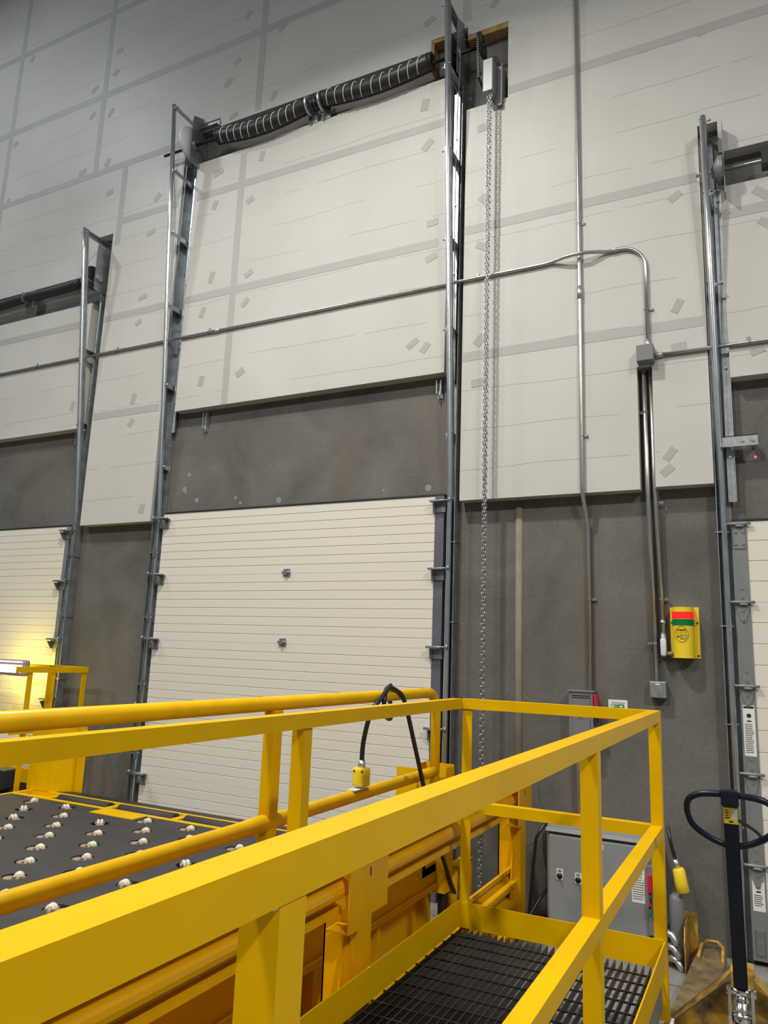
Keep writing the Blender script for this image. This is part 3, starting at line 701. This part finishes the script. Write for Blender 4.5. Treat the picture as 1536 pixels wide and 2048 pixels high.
MB().box(-.792, -.723, -.3048, -.304, .548, .572).build('label_header', M['labred'], p); text('DANGER', .014, (-.757, -.3056, .56), M['white'], p)
k = MB(); k.prism([(-.014, 0), (.014, 0), (0, .024)], (-.775, -.304, .512), (-.775, -.305, .512), (1, 0, 0), (0, 0, 1)); k.build('triangle', M['plug'], p)
k = MB()
for i in range(14): k.box(-.79, -.728 - random.random() * .01, -.3048, -.304, .49 - i * .013, .493 - i * .013)
k.build('label_lines', M['ink'], p)
dc = MB().box(-.70, -.668, -.325, -.27, .14, .52, .004).build('handle_mount', M['boxgrey'], cb)
MB().box(-.70, -.675, -.352, -.322, .375, .475, .008).build('handle_grip', M['red'], dc)
k = MB(); k.tube([(-.688, -.335, .375), (-.684, -.34, .33), (-.69, -.335, .29)], .007, 8); k.build('handle_arm', M['black'], dc)
MB().box(-.695, -.68, -.345, -.325, .30, .33, .003).build('red_tab', M['red'], dc); MB().box(-.695, -.68, -.34, -.325, .255, .285, .003).build('green_tab', M['signgreen'], dc)
cbl = tag(MB().tube([(-1.33, -.15, .645), (-1.36, -.18, .64), (-1.40, -.22, .56), (-1.415, -.25, .35), (-1.425, -.3, .1), (-1.425, -.3, .02)], .010, 10).build('cable', M['cable']), 'black cable arching down the left side of the grey cabinet', 'cable')
tag(MB().tube([(-1.30, -.2, .30), (-1.36, -.3, .22), (-1.42, -.4, .10), (-1.45, -.5, .02)], .012, 10).build('cable', M['cable']), 'black cable leaving the cabinet low down on its left', 'cable')
# liquid-tight elbows, grey cylinder, yellow angle, plug
for i, z in enumerate((.13, .06, .0)):
    x = -.575 + i * .012
    tag(MB().tube([(x - .06, -.33, z + .03), (x - .02, -.36, z + .055), (x + .01, -.38, z + .05), (x + .028, -.39, z + .02), (x + .03, -.39, z - .0)][: 5], [.016, .02, .02, .018, .014], 12).build('conduit_elbow', M['galv']) if z > -.01 else None,
        ('uppermost', 'middle', 'lowest')[i] + ' of the three steel conduit elbows beside the cabinet', 'conduit elbow', 'conduit elbows beside the cabinet')
tk = MB(); tk.tube([(-.548, -.27, .0), (-.548, -.27, .02), (-.548, -.27, .34), (-.548, -.27, .365), (-.548, -.27, .38)], [.04, .042, .042, .036, .02], 20)
tag(tk.build('hydraulic_cylinder', M['boxgrey']), 'upright grey cylinder standing right of the control cabinet', 'cylinder')
ya = MB(); ya.box(-.50, -.494, -.42, -.12, .0, .25); ya.prism([(0, 0), (.06, 0), (.0, .09)], (-.497, -.42, .16), (-.49, -.42, .16), (0, -1, 0), (0, 0, 1)); ya.box(-.56, -.45, -.13, -.12, 0, .25)
tag(ya.build('wheel_stop', M['dirty']), 'scuffed yellow steel stop plate by the wall next to the grey cylinder', 'steel plate')
pg = thing('hanging_connector', 'yellow connector hanging on a black cable right of the cabinet', 'connector', (-.5, -.31, .45))
MB().tube([(-.58, -.3, .75), (-.565, -.31, .66), (-.54, -.31, .56)], .010, 10).build('cable', M['cable'], pg)
MB().cyl((-.545, -.31, .575), (-.532, -.31, .525), .017, 14).build('cable_gland', M['galv'], pg)
MB().tube([(-.530, -.31, .53), (-.527, -.31, .52), (-.515, -.31, .45), (-.506, -.31, .405), (-.505, -.31, .40)], [.026, .034, .036, .036, .03], 12).build('plug_body', M['plug'], pg)
bm_ = MB(); bm_.box(.0, 1.4, -.12, 0, 0, .06); bm_.cyl((-.06, -.13, .03), (1.4, -.13, .03), .035, 12)
tag(bm_.build('rubber_bumper', M['black']), 'black rubber strip along the floor under the right-edge dock door', 'bumper')

# ================================================================ NEAR PLATFORM
PX0, PX1, PYB, PYF, PZ, RZ = -1.415, -.455, -1.57, -5.9, .41, 1.485
pf = thing('service_platform', 'yellow steel walkway platform with angle-iron handrails and black grating in the foreground', 'platform', ((PX0 + PX1) / 2, PYB, 0))
def angp(name, a, b, da, db, parent=pf, leg=.05): return angle(MB(), a, b, da, db, leg, .006).build(name, M['yellow'], parent)
angp('top_rail', (PX1, PYF, RZ), (PX1, PYB, RZ), (0, 0, -1), (-1, 0, 0))
angp('top_rail', (PX0, PYF, RZ), (PX0, PYB, RZ), (0, 0, -1), (-1, 0, 0))
angp('top_rail', (PX0, PYB, RZ + .0005), (PX1, PYB, RZ + .0005), (0, 0, -1), (0, 1, 0))
angp('mid_rail', (PX1, PYF, .985), (PX1, PYB, .985), (0, 0, -1), (-1, 0, 0))
angp('mid_rail', (PX0, PYF, .985), (PX0, PYB, .985), (0, 0, -1), (-1, 0, 0))
angp('mid_rail', (PX0, PYB, .9855), (PX1, PYB, .9855), (0, 0, -1), (0, 1, 0))
for y in (-2.985, -4.606):
    angp('post', (PX1 - .0015, y, .2), (PX1 - .0015, y, RZ - .0495), (0, 1, 0), (-1, 0, 0))
for y in (-3.05, -4.6):
    angp('post', (PX0 - .007, y, .2), (PX0 - .007, y, RZ - .007), (0, 1, 0), (-1, 0, 0))
angp('post', (PX0 + .002, PYB + .009, .2), (PX0 + .002, PYB + .009, RZ - .007), (1, 0, 0), (0, 1, 0))
angp('post', (PX1 + .001, PYB + .002, .2), (PX1 + .001, PYB + .002, RZ - .001), (-1, 0, 0), (0, 1, 0))
MB().box(PX0, PX0 + .006, PYF, PYB, PZ - .005, PZ + .115).build('toe_board', M['yellow'], pf)
MB().box(PX1 - .006, PX1 - .0005, PYF, PYB - .02, PZ - .005, PZ + .11).build('toe_board', M['yellow'], pf)
MB().box(PX0 + .006, PX1 - .006, PYB - .006, PYB, PZ - .005, PZ + .11).build('toe_board', M['yellow'], pf)
wl = MB()
for i in range(9): wl.disc_stack((PX1 - .005, -4.612 + i * .0055, RZ - .0495 + random.uniform(-.001, .001)), (1, 0, -.3), [(0, .0045), (.003, .003)], 8)
wl.build('weld_bead', M['weld'], pf)
gr = MB(); x = PX0 + .02
while x < PX1 - .012:
    gr.box(x - .0022, x + .0022, PYF, PYB - .01, PZ - .035, PZ - .005); x += .0302
y = PYF + .05
while y < PYB - .02:
    gr.box(PX0 + .008, PX1 - .008, y - .003, y + .003, PZ - .012, PZ - .0045); y += .1016
gr.build('grating', M['grating'], pf)
for x in (PX0 + .04, PX1 - .05): MB().box(x - .03, x + .03, PYF, PYB - .02, PZ - .16, PZ - .045).build('side_channel', M['boxgrey'], pf)
for x in (PX0 + .05, PX1 - .06):
    for y in (-1.75, -4.9): MB().box(x - .03, x + .03, y - .03, y + .03, 0, PZ - .16).build('leg', M['boxgrey'], pf)
dark = MB(); dark.box(PX0 + .0, PX1 - .0, PYF + .2, PYB - .02, .004, .03)  # added black sheet standing in for the shade beneath the grating
dark.build('under_shade_sheet', M['black'], pf)
tag(MB().box(-.44, -.425, -1.95, -1.62, .0, .24, .004).build('base_panel', M['sheet']), 'pale grey panel standing under the platform corner by the pallet jack', 'panel')

# ================================================================ W-BEAM GUARDRAIL
GX = -1.505
gd = thing('guardrail', 'amber yellow corrugated W-beam guardrail on posts beside the roller deck', 'guardrail', (GX, -2.5, 0))
def wbeam(y0, y1, z0, name='w_beam', h=.31):
    left = []
    for z, x in [(0, -.04), (.004, -.034), (.030, -.036), (.036, -.060), (.046, -.066), (.056, -.055), (.072, -.012), (.080, -.002), (.096, 0), (.112, -.003), (.126, -.014), (.144, -.048), (.155, -.054), (.166, -.048), (.184, -.014), (.198, -.003), (.214, 0), (.230, -.002), (.238, -.012), (.254, -.055), (.264, -.066), (.274, -.060), (.280, -.036), (.306, -.034), (.31, -.04)]:
        left.append((x, z))
    out = [(GX + .03 + a, b) for a, b in left]; inn = [(a - .006, b) for a, b in out][::-1]
    MB().prism(out + inn, (0, y0, z0), (0, y1, z0), (1, 0, 0), (0, 0, 1), smooth=False).build(name, M['amber'], gd)
# note: crests face the platform
wbeam(-7.0, -2.58, .708); wbeam(-2.46, -.30, .708)
wbeam(-7.0, -2.58, .10); wbeam(-2.46, -.30, .10)
def gpost(y):
    X1 = GX + .045
    o = MB(); o.prism([(0, .01), (.12, .01), (.12, .68), (.26, .68), (.26, .975), (0, .975)], (X1 - .007, y - .10, 0), (X1, y - .10, 0), (0, 1, 0), (0, 0, 1))
    o.box(GX - .10, X1 - .007, y - .10, y - .093, .01, .975); o.box(GX - .10, GX - .093, y - .10, y + .02, .01, .975); o.box(GX - .10, X1 - .02, y + .010, y + .018, .01, .70)
    o.box(GX - .16, X1 + .005, y - .22, y + .12, 0, .012)
    p_ = o.build('guard_post', M['amber'], gd)
    MB().prism([(-.005, -.016), (.005, -.016), (.005, .016), (-.005, .016)], (X1, y + .0, .84), (X1 + .001, y, .84), (0, 1, 0), (0, 0, 1)).build('slot', M['black'], p_)
    g_ = MB(); g_.box(X1 + .018, X1 + .024, y - .21, y - .115, .665, .975); g_.box(GX - .03, X1 + .018, y - .208, y - .115, .665, .671)
    g_.build('splice_bracket', M['amber'], p_)
    MB().prism([(0, 0), (.14, 0), (.02, .64), (0, .64)], (GX + .01, y - .10, .012), (GX + .004, y - .10, .012), (0, -1, 0), (0, 0, 1)).build('gusset', M['amber'], p_)
gpost(-2.44); gpost(-.27)

# ================================================================ ROLLER DECK
DX0, DX1, DYF, DYB, DZ = -5.47, -1.86, -6.6, -1.0, .50
dk = thing('roller_deck', 'dark caster roller deck framed in yellow steel with yellow pipe railing along its side', 'roller deck', ((DX0 + DX1) / 2, -2, 0))
ROWP, COLP, HR = .2195, .3815, .062
sheet = MB(); rows = []
ny = int((DYB - DYF) / ROWP)
casters = []
for r in range(ny + 1):
    yc = -1.115 - r * ROWP; y0 = max(yc - ROWP / 2, DYF); y1 = min(yc + ROWP / 2, DYB + .005)
    off = 0 if r % 2 == 0 else .1908
    xs = [-5.053 + off + COLP * k for k in range(-1, 9)]
    xs = [x for x in xs if DX0 + .12 < x < DX1 - .14]
    if r == 0: xs = [x for x in xs if not (-4.4 < x < -4.2)]
    cur = DX0 + .03
    full = r <= 11
    def q(a, b, c, d):
        for z in (DZ,): sheet.face([(a, c, z), (b, c, z), (b, d, z), (a, d, z)])
    cells = []
    for x in xs:
        cx0, cx1 = x - COLP / 2, x + COLP / 2
        cx0 = max(cx0, cur)
        if cx0 > cur + 1e-4: q(cur, cx0, y0, y1)
        cx1 = min(cx1, DX1 - .03)
        n = 32
        ring = []; rect = []
        for k in range(n):
            a = 2 * PI * k / n; ring.append((x + HR * math.cos(a), yc + HR * math.sin(a)))
            dx, dy = math.cos(a), math.sin(a)
            tx = (cx1 - x) / dx if dx > 1e-9 else ((cx0 - x) / dx if dx < -1e-9 else 1e9)
            ty = (y1 - yc) / dy if dy > 1e-9 else ((y0 - yc) / dy if dy < -1e-9 else 1e9)
            t = min(tx, ty); rect.append([x + dx * t, yc + dy * t])
        for cxn, cyn in ((cx0, y0), (cx0, y1), (cx1, y0), (cx1, y1)):
            j = min(range(n), key=lambda k: (rect[k][0] - cxn) ** 2 + (rect[k][1] - cyn) ** 2); rect[j] = [cxn, cyn]
        for k in range(n):
            k2 = (k + 1) % n
            sheet.face([(*ring[k], DZ), (*rect[k], DZ), (*rect[k2], DZ), (*ring[k2], DZ)])
            sheet.face([(*ring[k2], DZ), (*ring[k2], DZ - .012), (*ring[k], DZ - .012), (*ring[k], DZ)])
        cur = cx1
        if full: casters.append((x, yc))
    if cur < DX1 - .03 - 1e-4: q(cur, DX1 - .03, y0, y1)
bmesh.ops.remove_doubles(sheet.bm, verts=sheet.bm.verts, dist=1e-5)
sheet.build('deck_sheet', M['deck'], dk)
MB().box(DX0 + .02, DX1 - .02, DYF, DYB, DZ - .075, DZ - .06).build('deck_pan', M['pit'], dk)
# caster prototype at the origin
def caster_proto():
    b = MB(); b.disc_stack((0, 0, -.026), (0, 0, 1), [(0, .030), (.004, .031), (.006, .02)], 20)
    b.box(-.055, .055, -.018, .018, -.014, -.005, .003); b.disc_stack((-.028, 0, -.02), (0, 0, 1), [(0, .03), (.014, .03), (.018, .022)], 16); b.disc_stack((-.038, 0, -.02), (0, 0, 1), [(0, .018), (.008, .014)], 12)
    b.box(-.005, .045, -.026, -.022, -.04, .004); b.box(-.005, .045, .022, .026, -.04, .004)
    o = b.build('caster', M['brown'])
    w_ = MB(); pr = []
    for a, c_ in ((-.0205, -.0015), (.0015, .0205)):
        w_.disc_stack((.022, a, -.004), (0, 1, 0), [(0, .010), (0, .020), (.003, .024), (.007, .0265), (.012, .0265), (.016, .024), (.019, .020), (.019, .010)], 24)
    w_.cyl((.022, -.03, -.004), (.022, .03, -.004), .008, 12)
    wh = w_.build('wheel', M['nylon']); wh.parent = o
    return o, wh
c0, w0 = caster_proto()
for i, (x, y) in enumerate(casters):
    if i == 0: o, wv = c0, w0
    else:
        o = c0.copy(); wv = w0.copy(); col.objects.link(o); col.objects.link(wv); wv.parent = o
    o.parent = dk; o.location = V((x, y, DZ)) - V(dk['_o'])
    base = .35 if random.random() < .75 else (2.6 if random.random() < .5 else 1.5)
    if y < -2.1 and x > -3.3: base = 3.3
    o.rotation_euler = (0, 0, base + random.uniform(-.35, .35))
    o['_o'] = (x, y, DZ)
# side frames, back frame with rubber rollers
MB().box(DX0, DX0 + .035, DYF, -.72, .36, DZ + .003).build('side_frame', M['yellow'], dk)
fr = MB(); fr.box(DX1 - .035, DX1, DYF, -.72, .36, DZ + .003)
fr.box(DX1 - .05, DX1 + .02, DYF, -.72, .33, .36); fr.box(DX1 - .07, DX1 - .06, DYF, -.72, .05, .35); fr.box(DX1 - .06, DX1 + .05, DYF, -.72, .03, .05)
yy = -.9
while yy > DYF: fr.box(DX1 - .062, DX1 - .01, yy - .02, yy + .02, .05, .34); yy -= .62
fr.build('side_frame', M['yellow'], dk)
bf = MB(); bf.box(DX0, DX1, -1.0, -.955, .42, DZ + .002); bf.box(DX0, DX1, -.80, -.76, .42, DZ + .002); bf.box(DX0, DX1, -.955, -.80, .42, DZ - .035)
x = DX0 + .40
xsb = []
while x < DX1 - .3:
    bf.box(x - .03, x + .03, -.955, -.80, .42, DZ + .003); xsb.append(x); x += .64
bf.box(-4.42, -4.0, -1.14, -1.0, DZ + .001, DZ + .006)
bf.build('back_frame', M['yellow'], dk)
for x in xsb[:]:
    rr = MB(); rr.cyl((x + .05, -.878, DZ - .022), (min(x + .59, DX1 - .04), -.878, DZ - .022), .045, 20); rr.build('rubber_roller', M['deck'], dk)
MB().box(DX0, DX1, -.76, -.68, .40, DZ + .004).build('edge_seal', M['black'], dk)
# corner stop plates
def stop_plate(x0, x1, mir, nm='stop_plate'):
    s_ = MB(); xm = x0 + (x1 - x0) * (.5 if mir else .55)
    s_.prism([(x0, -.80), (xm, -.80), (x1 - .06, -.66), (x1, -.66), (x1, -.654), (x1 - .064, -.654), (xm - .004, -.794), (x0, -.794)], (0, 0, DZ), (0, 0, 1.0), (1, 0, 0), (0, 1, 0))
    s_.box(x1 - .075, x1 - .070, -.70, -.60, DZ, 1.02)
    s_.build(nm, M['yellow'], dk)
stop_plate(-5.52, -5.04, False)
s_ = MB(); s_.box(-2.14, -1.90, -.80, -.795, DZ, 1.0); s_.box(-1.995, -1.99, -.80, -.62, DZ, 1.03); s_.box(-1.80, -1.795, -.80, -.68, .3, 1.02); s_.box(-2.0, -1.80, -.68, -.675, .3, 1.03); s_.box(-1.88, -1.80, -.80, -.795, .3, .96)
s_.build('stop_plate', M['yellow'], dk)
# pipe railing
RX = -1.85
pr_ = MB(); rp = [(RX, -6.5, 1.475), (RX, -1.02, 1.475)] + arc((RX, -1.0, 1.345), .13, PI / 2, 0, (0, 1, 0), (0, 0, 1), 8) + [(RX, -.87, .6)]
pr_.tube(rp, .030, 18); pr_.build('top_pipe', M['yellow_pipe'], dk)
pr_ = MB(); pr_.tube([(RX, -6.5, 1.005), (RX, -2.80, 1.005), (RX, -2.72, 1.005), (RX, -2.58, 1.005), (RX, -2.48, 1.005), (RX, -1.0, 1.005), (RX, -.88, 1.005)], [.030, .030, .034, .034, .030, .030, .030], 18); pr_.build('mid_pipe', M['yellow_pipe'], dk)
for y in (-2.62, -4.6):
    MB().box(RX - .028, RX + .030, y - .030, y + .030, .3, 1.45, .008).build('rail_post', M['yellow'], dk)
# lock-out bracket near the wall end
bk = MB(); bk.box(-1.86, -1.855, -.62, -.36, .22, .42); bk.box(-1.86, -1.78, -.62, -.36, .40, .42); bk.box(-1.79, -1.785, -.40, -.36, .05, .42); bk.cyl((-1.80, -.66, .40), (-1.80, -.66, .15), .03, 14); bk.box(-1.84, -1.77, -.69, -.63, .12, .17)
bk.build('lock_bracket', M['yellow'], dk)
MB().box(-1.86, -1.82, -.76, -.68, .14, .28, .01).build('rubber_block', M['black'], dk)

# cord tied over the rail
cd = thing('extension_cord', 'black power cord looped over the yellow pipe rail with a yellow connector', 'power cord', (RX, -1.7, 1.475))
def smooth(pts, k=6):
    pts = [V(p) for p in pts]; out = []
    for i in range(len(pts) - 1):
        p0 = pts[max(i - 1, 0)]; p1 = pts[i]; p2 = pts[i + 1]; p3 = pts[min(i + 2, len(pts) - 1)]
        for j in range(k):
            t = j / k; out.append(.5 * ((2 * p1) + (p2 - p0) * t + (2 * p0 - 5 * p1 + 4 * p2 - p3) * t * t + (3 * p1 - p0 - 3 * p2 + p3) * t ** 3))
    out.append(pts[-1]); return out
pts = [(RX + .01, -1.84, 1.15), (RX + .012, -1.835, 1.26), (RX + .03, -1.80, 1.40), (RX + .045, -1.72, 1.47), (RX + .03, -1.60, 1.525), (RX - .01, -1.50, 1.52), (RX - .045, -1.44, 1.46), (RX - .02, -1.46, 1.385), (RX + .02, -1.56, 1.355), (RX + .04, -1.67, 1.39),
       (RX + .045, -1.68, 1.47), (RX + .02, -1.60, 1.518), (RX + .03, -1.50, 1.50), (RX + .05, -1.44, 1.44), (RX + .06, -1.30, 1.18), (RX + .07, -1.12, .85), (RX + .07, -.80, .42), (RX + .06, -.55, .15), (RX + .05, -.5, .03)]
MB().tube(smooth(pts), .0125, 10).build('cord', M['cable'], cd)
pc = MB(); pc.tube([(RX + .01, -1.84, 1.13), (RX + .01, -1.84, 1.17)], [.02, .016], 12); pc.build('cable_gland', M['galv'], cd)
pc = MB(); pc.box(RX - .025, RX + .045, -1.875, -1.805, 1.045, 1.135, .012); pc.build('connector_body', M['plug'], cd)
k = MB(); [k.cyl((RX + .01 + a, -1.877, 1.12), (RX + .01 + a, -1.873, 1.12), .005, 8) for a in (-.022, .022)]; k.build('screw', M['black'], cd)
tag(MB().tube(smooth([(-1.99, -2.62, .66), (-1.99, -2.46, .64), (-2.0, -2.36, .68), (-2.0, -2.30, .73), (-2.0, -2.24, .72), (-2.0, -2.12, .76), (-2.0, -1.9, .74), (-2.0, -1.6, .52)]), .012, 8).build('hose', M['cable']), 'black hose humped along the deck edge behind the yellow rail', 'hose')
tag(MB().box(RX - .02, RX + .03, -1.93, -1.78, 1.034, 1.038).build('nameplate', M['sheet']), 'thin silver plate on top of the middle pipe rail under the connector', 'plate')

# ================================================================ FAR-LEFT PLATFORM
QX1, QX0, QYB, QYF = -5.56, -6.55, -.25, -3.0
pf2 = thing('service_platform', 'far yellow platform with handrails at the left edge, beyond the roller deck', 'platform', (-6.0, -.3, 0))
def ang2(name, a, b, da, db): return angle(MB(), a, b, da, db, .05, .006).build(name, M['yellow'], pf2)
ang2('top_rail', (QX0, QYB, RZ), (QX1, QYB, RZ), (0, 0, -1), (0, -1, 0)); ang2('top_rail', (QX1 - .001, -1.0, RZ - .001), (QX1 - .001, QYB - .007, RZ - .001), (0, 0, -1), (-1, 0, 0))
ang2('mid_rail', (QX0, QYB, .985), (QX1, QYB, .985), (0, 0, -1), (0, -1, 0)); ang2('mid_rail', (QX1, -1.0, .985), (QX1, QYB, .985), (0, 0, -1), (-1, 0, 0))
ang2('post', (QX1 - .008, QYB - .008, .2), (QX1 - .008, QYB - .008, RZ - .008), (-1, 0, 0), (0, -1, 0)); ang2('post', (-6.02, QYB - .007, .2), (-6.02, QYB - .007, RZ - .007), (1, 0, 0), (0, -1, 0)); ang2('post', (QX1 - .007, -.83, .2), (QX1 - .007, -.83, RZ - .007), (0, -1, 0), (-1, 0, 0))
MB().box(QX0, QX1, QYB - .006, QYB, PZ - .005, PZ + .12).build('toe_board', M['yellow'], pf2)
g = MB(); x = QX0
while x < QX1: g.box(x - .0022, x + .0022, QYF, QYB - .01, PZ - .035, PZ - .005); x += .0302
y = QYF
while y < QYB: g.box(QX0, QX1 - .008, y - .003, y + .003, PZ - .012, PZ - .0045); y += .1016
g.build('grating', M['grating'], pf2)
MB().box(QX1 - .006, QX1, QYF, QYB, PZ - .12, PZ + .02).build('side_channel', M['yellow'], pf2); MB().box(QX0, QX0 + .04, QYF, QYB, 0, PZ - .04).build('side_channel', M['yellow'], pf2)
bb = MB(); bb.box(-6.7, -5.84, -.78, -.62, PZ + .03, PZ + .20, .02); bb.box(-6.7, -5.90, -.74, -.66, PZ + .0, PZ + .03)
tag(bb.build('dock_bumper', M['black']), 'black rubber block lying on the far left platform grating', 'bumper')
# dock lamp
dl = thing('dock_lamp', 'glowing white dock lamp at the left edge in front of the far platform rail', 'lamp', (-6.4, -.5, 1.44))
hs = MB(); hs.box(-7.6, -6.11, -.49, -.43, 1.375, 1.525, .025); hs.build('lamp_housing', M['lens'], dl)
for z0, z1 in ((1.497, 1.508), (1.405, 1.475)):
    e = MB(); e.box(-7.5, -6.15, -.495, -.488, z0, z1, .003); e.build('led_strip', M['lamp'], dl)
MB().cyl((-6.9, -.45, 1.45), (-6.9, -.27, 1.45), .02, 10).build('mount_arm', M['galvd'], dl)
lp = bpy.data.lights.new('lamp_back_glow', 'POINT'); lp.energy = 14; lp.color = (1, .78, .05); lp.shadow_soft_size = .12
lo = bpy.data.objects.new('lamp_back_glow', lp); lo.location = (-6.55, -.33, 1.42); col.objects.link(lo)

# ================================================================ PALLET JACK
HX, HY = -.155, -2.0
pj = thing('pallet_jack', 'yellow hand pallet jack with dark loop handle standing at the right edge', 'pallet jack', (-.16, -1.6, 0))
top = V((-.155, -2.0, 1.21)); bot = V((-.163, -1.66, .40))
d = (bot - top).normalized()
n_ = V((1, 0, 0)).cross(d).normalized()
ln = MB()
ln.prism([(-.026, -.014), (.026, -.014), (.026, .014), (-.026, .014)], top + d * .02, bot.lerp(top, .04), V((1, 0, 0)), n_)
ln.build('handle_bar', M['navy'], pj, bev=.003)
def hp(u, v): return top + V((1, 0, 0)) * u + d * v      # plane of the loop
lp_ = [(-.025, -.005), (-.085, .0), (-.125, .012), (-.150, .035), (-.157, .07), (-.152, .11), (-.135, .145), (-.10, .175), (-.055, .2), (0, .215), (.055, .2), (.10, .175), (.135, .145), (.152, .11), (.157, .07), (.150, .035), (.125, .012), (.085, .0), (.025, -.005)]
path = smooth([hp(u, v) for u, v in lp_], 4)
MB().tube(path, .0125, 12).build('loop_handle', M['navy'], pj)
MB().box(top.x - .032, top.x + .032, top.y - .028, top.y + .02, top.z - .035, top.z + .022, .006).build('handle_head', M['navy'], pj)
MB().tube(smooth([hp(.02, .09) + n_ * -.01, hp(.06, .12), hp(.095, .15), hp(.105, .185)]), .006, 8).build('release_lever', M['black'], pj)
sgn = -1 if n_.y > 0 else 1
fn = n_ * (1 if n_.y < 0 else -1)
c0_ = hp(0, .075) + fn * .0145
stk = MB(); stk.prism([(-.025, -.034), (.025, -.034), (.025, .034), (-.025, .034)], c0_, c0_ + fn * .001, V((1, 0, 0)), -d)
so = stk.build('instruction_sticker', M['plug'], pj)
k = MB()
for a, b_, w_, h_ in ((-.014, .022, .012, .003), (-.014, .012, .014, .004), (-.014, .002, .01, .003), (-.012, -.009, .016, .004), (.0, -.024, .014, .006)):
    cc = c0_ + fn * .0012 + V((a, 0, 0)) - d * b_
    k.prism([(-w_ / 2, -h_ / 2), (w_ / 2, -h_ / 2), (w_ / 2, h_ / 2), (-w_ / 2, h_ / 2)], cc, cc + fn * .0006, V((1, 0, 0)), -d)
k.build('sticker_print', M['ink'], so)
k = MB(); cc = c0_ + fn * .0012 + V((.013, 0, 0)) - d * .008
k.prism([(-.009, -.022), (.009, -.022), (.009, .022), (-.009, .022)], cc, cc + fn * .0005, V((1, 0, 0)), -d); k.build('sticker_panel', M['white'], so)
# pump / pivot
pv = MB(); b0 = bot
for s in (-1, 1):
    pv.prism([(0, 0), (.035, 0), (.045, -.10), (.03, -.20), (-.02, -.20), (-.02, -.04)], b0 + V((s * .036, 0, .03)), b0 + V((s * .048, 0, .03)), V((0, -1, 0)), V((0, 0, 1)))
pv.cyl(b0 + V((-.055, 0, .01)), b0 + V((.055, 0, .01)), .016, 14); pv.cyl(b0 + V((0, 0, -.02)), b0 + V((0, .02, -.2)), .028, 18); pv.disc_stack(b0 + V((0, 0, -.10)), (0, 0, 1), [(0, .036), (.012, .038), (.03, .038), (.04, .03)], 20)
pv.tube([b0 + V((.05, 0, -.12)), b0 + V((.08, -.01, -.15)), b0 + V((.1, -.01, -.14))], .007, 8); pv.cyl(b0 + V((0, .01, .0)), b0 + V((0, .01, -.06)), .02, 14)
pv.build('pump_unit', M['chrome'], pj)
# head frame: sloped arms plus lower panel
hf = MB(); A0 = V((-.205, -1.45, .42)); A1 = V((-.125, -1.45, .42)); B0_ = V((-.50, -1.33, .10)); B1_ = V((.17, -1.33, .10))
hf.prism([(-.018, -.05), (.018, -.05), (.018, .02), (-.018, .02)], A0, B0_, (0, -1, 0), V((.6, 0, .8)).normalized())
hf.prism([(-.018, -.05), (.018, -.05), (.018, .02), (-.018, .02)], A1, B1_, (0, -1, 0), V((-.6, 0, .8)).normalized())
hf.box(-.21, -.12, -1.50, -1.36, .36, .43, .006)
hf.prism([(-.46, .06), (.13, .06), (.13, .13), (-.12, .36), (-.21, .36), (-.46, .13)], (0, -1.37, 0), (0, -1.36, 0), (1, 0, 0), (0, 0, 1))
hf.build('head_frame', M['dirty'], pj)
for x0, x1, xt0, xt1 in ((-.50, -.34, -.445, -.29), (.02, .18, .07, .225)):
    fk = MB(); pf_ = [(x0, -1.33), (x1, -1.33), (xt1, -.30), (xt1 - .03, -.17), (xt0 + .03, -.17), (xt0, -.30)]
    A = [fk.bm.verts.new((x, y, .095)) for x, y in pf_]; B = [fk.bm.verts.new((x, y, .045)) for x, y in pf_]
    fk.bm.faces.new(A); fk.bm.faces.new(B[::-1])
    for i in range(6): fk.bm.faces.new((A[i], B[i], B[(i + 1) % 6], A[(i + 1) % 6]))
    ff = fk.build('fork', M['fork'], pj)
    rr = MB(); c_ = (xt0 + xt1) / 2; rr.cyl((c_ - .04, -.34, .035), (c_ + .04, -.34, .035), .035, 16); rr.build('load_roller', M['black'], ff)
    tt = MB(); tt.tube([(xt0 + .015, -.42, .10), (xt0 + .02, -.24, .12), (xt0 + .05, -.19, .13), (xt1 - .05, -.19, .13), (xt1 - .02, -.24, .12), (xt1 - .015, -.42, .10)], .010, 8); tt.build('fork_tip', M['dirty'], ff)
for x in (-.215, -.115):
    MB().cyl((x - .025, -1.66, .09), (x + .025, -1.66, .09), .09, 24).build('steer_wheel', M['black'], pj)

for o in list(bpy.data.objects):
    if '_o' in o.keys(): del o['_o']
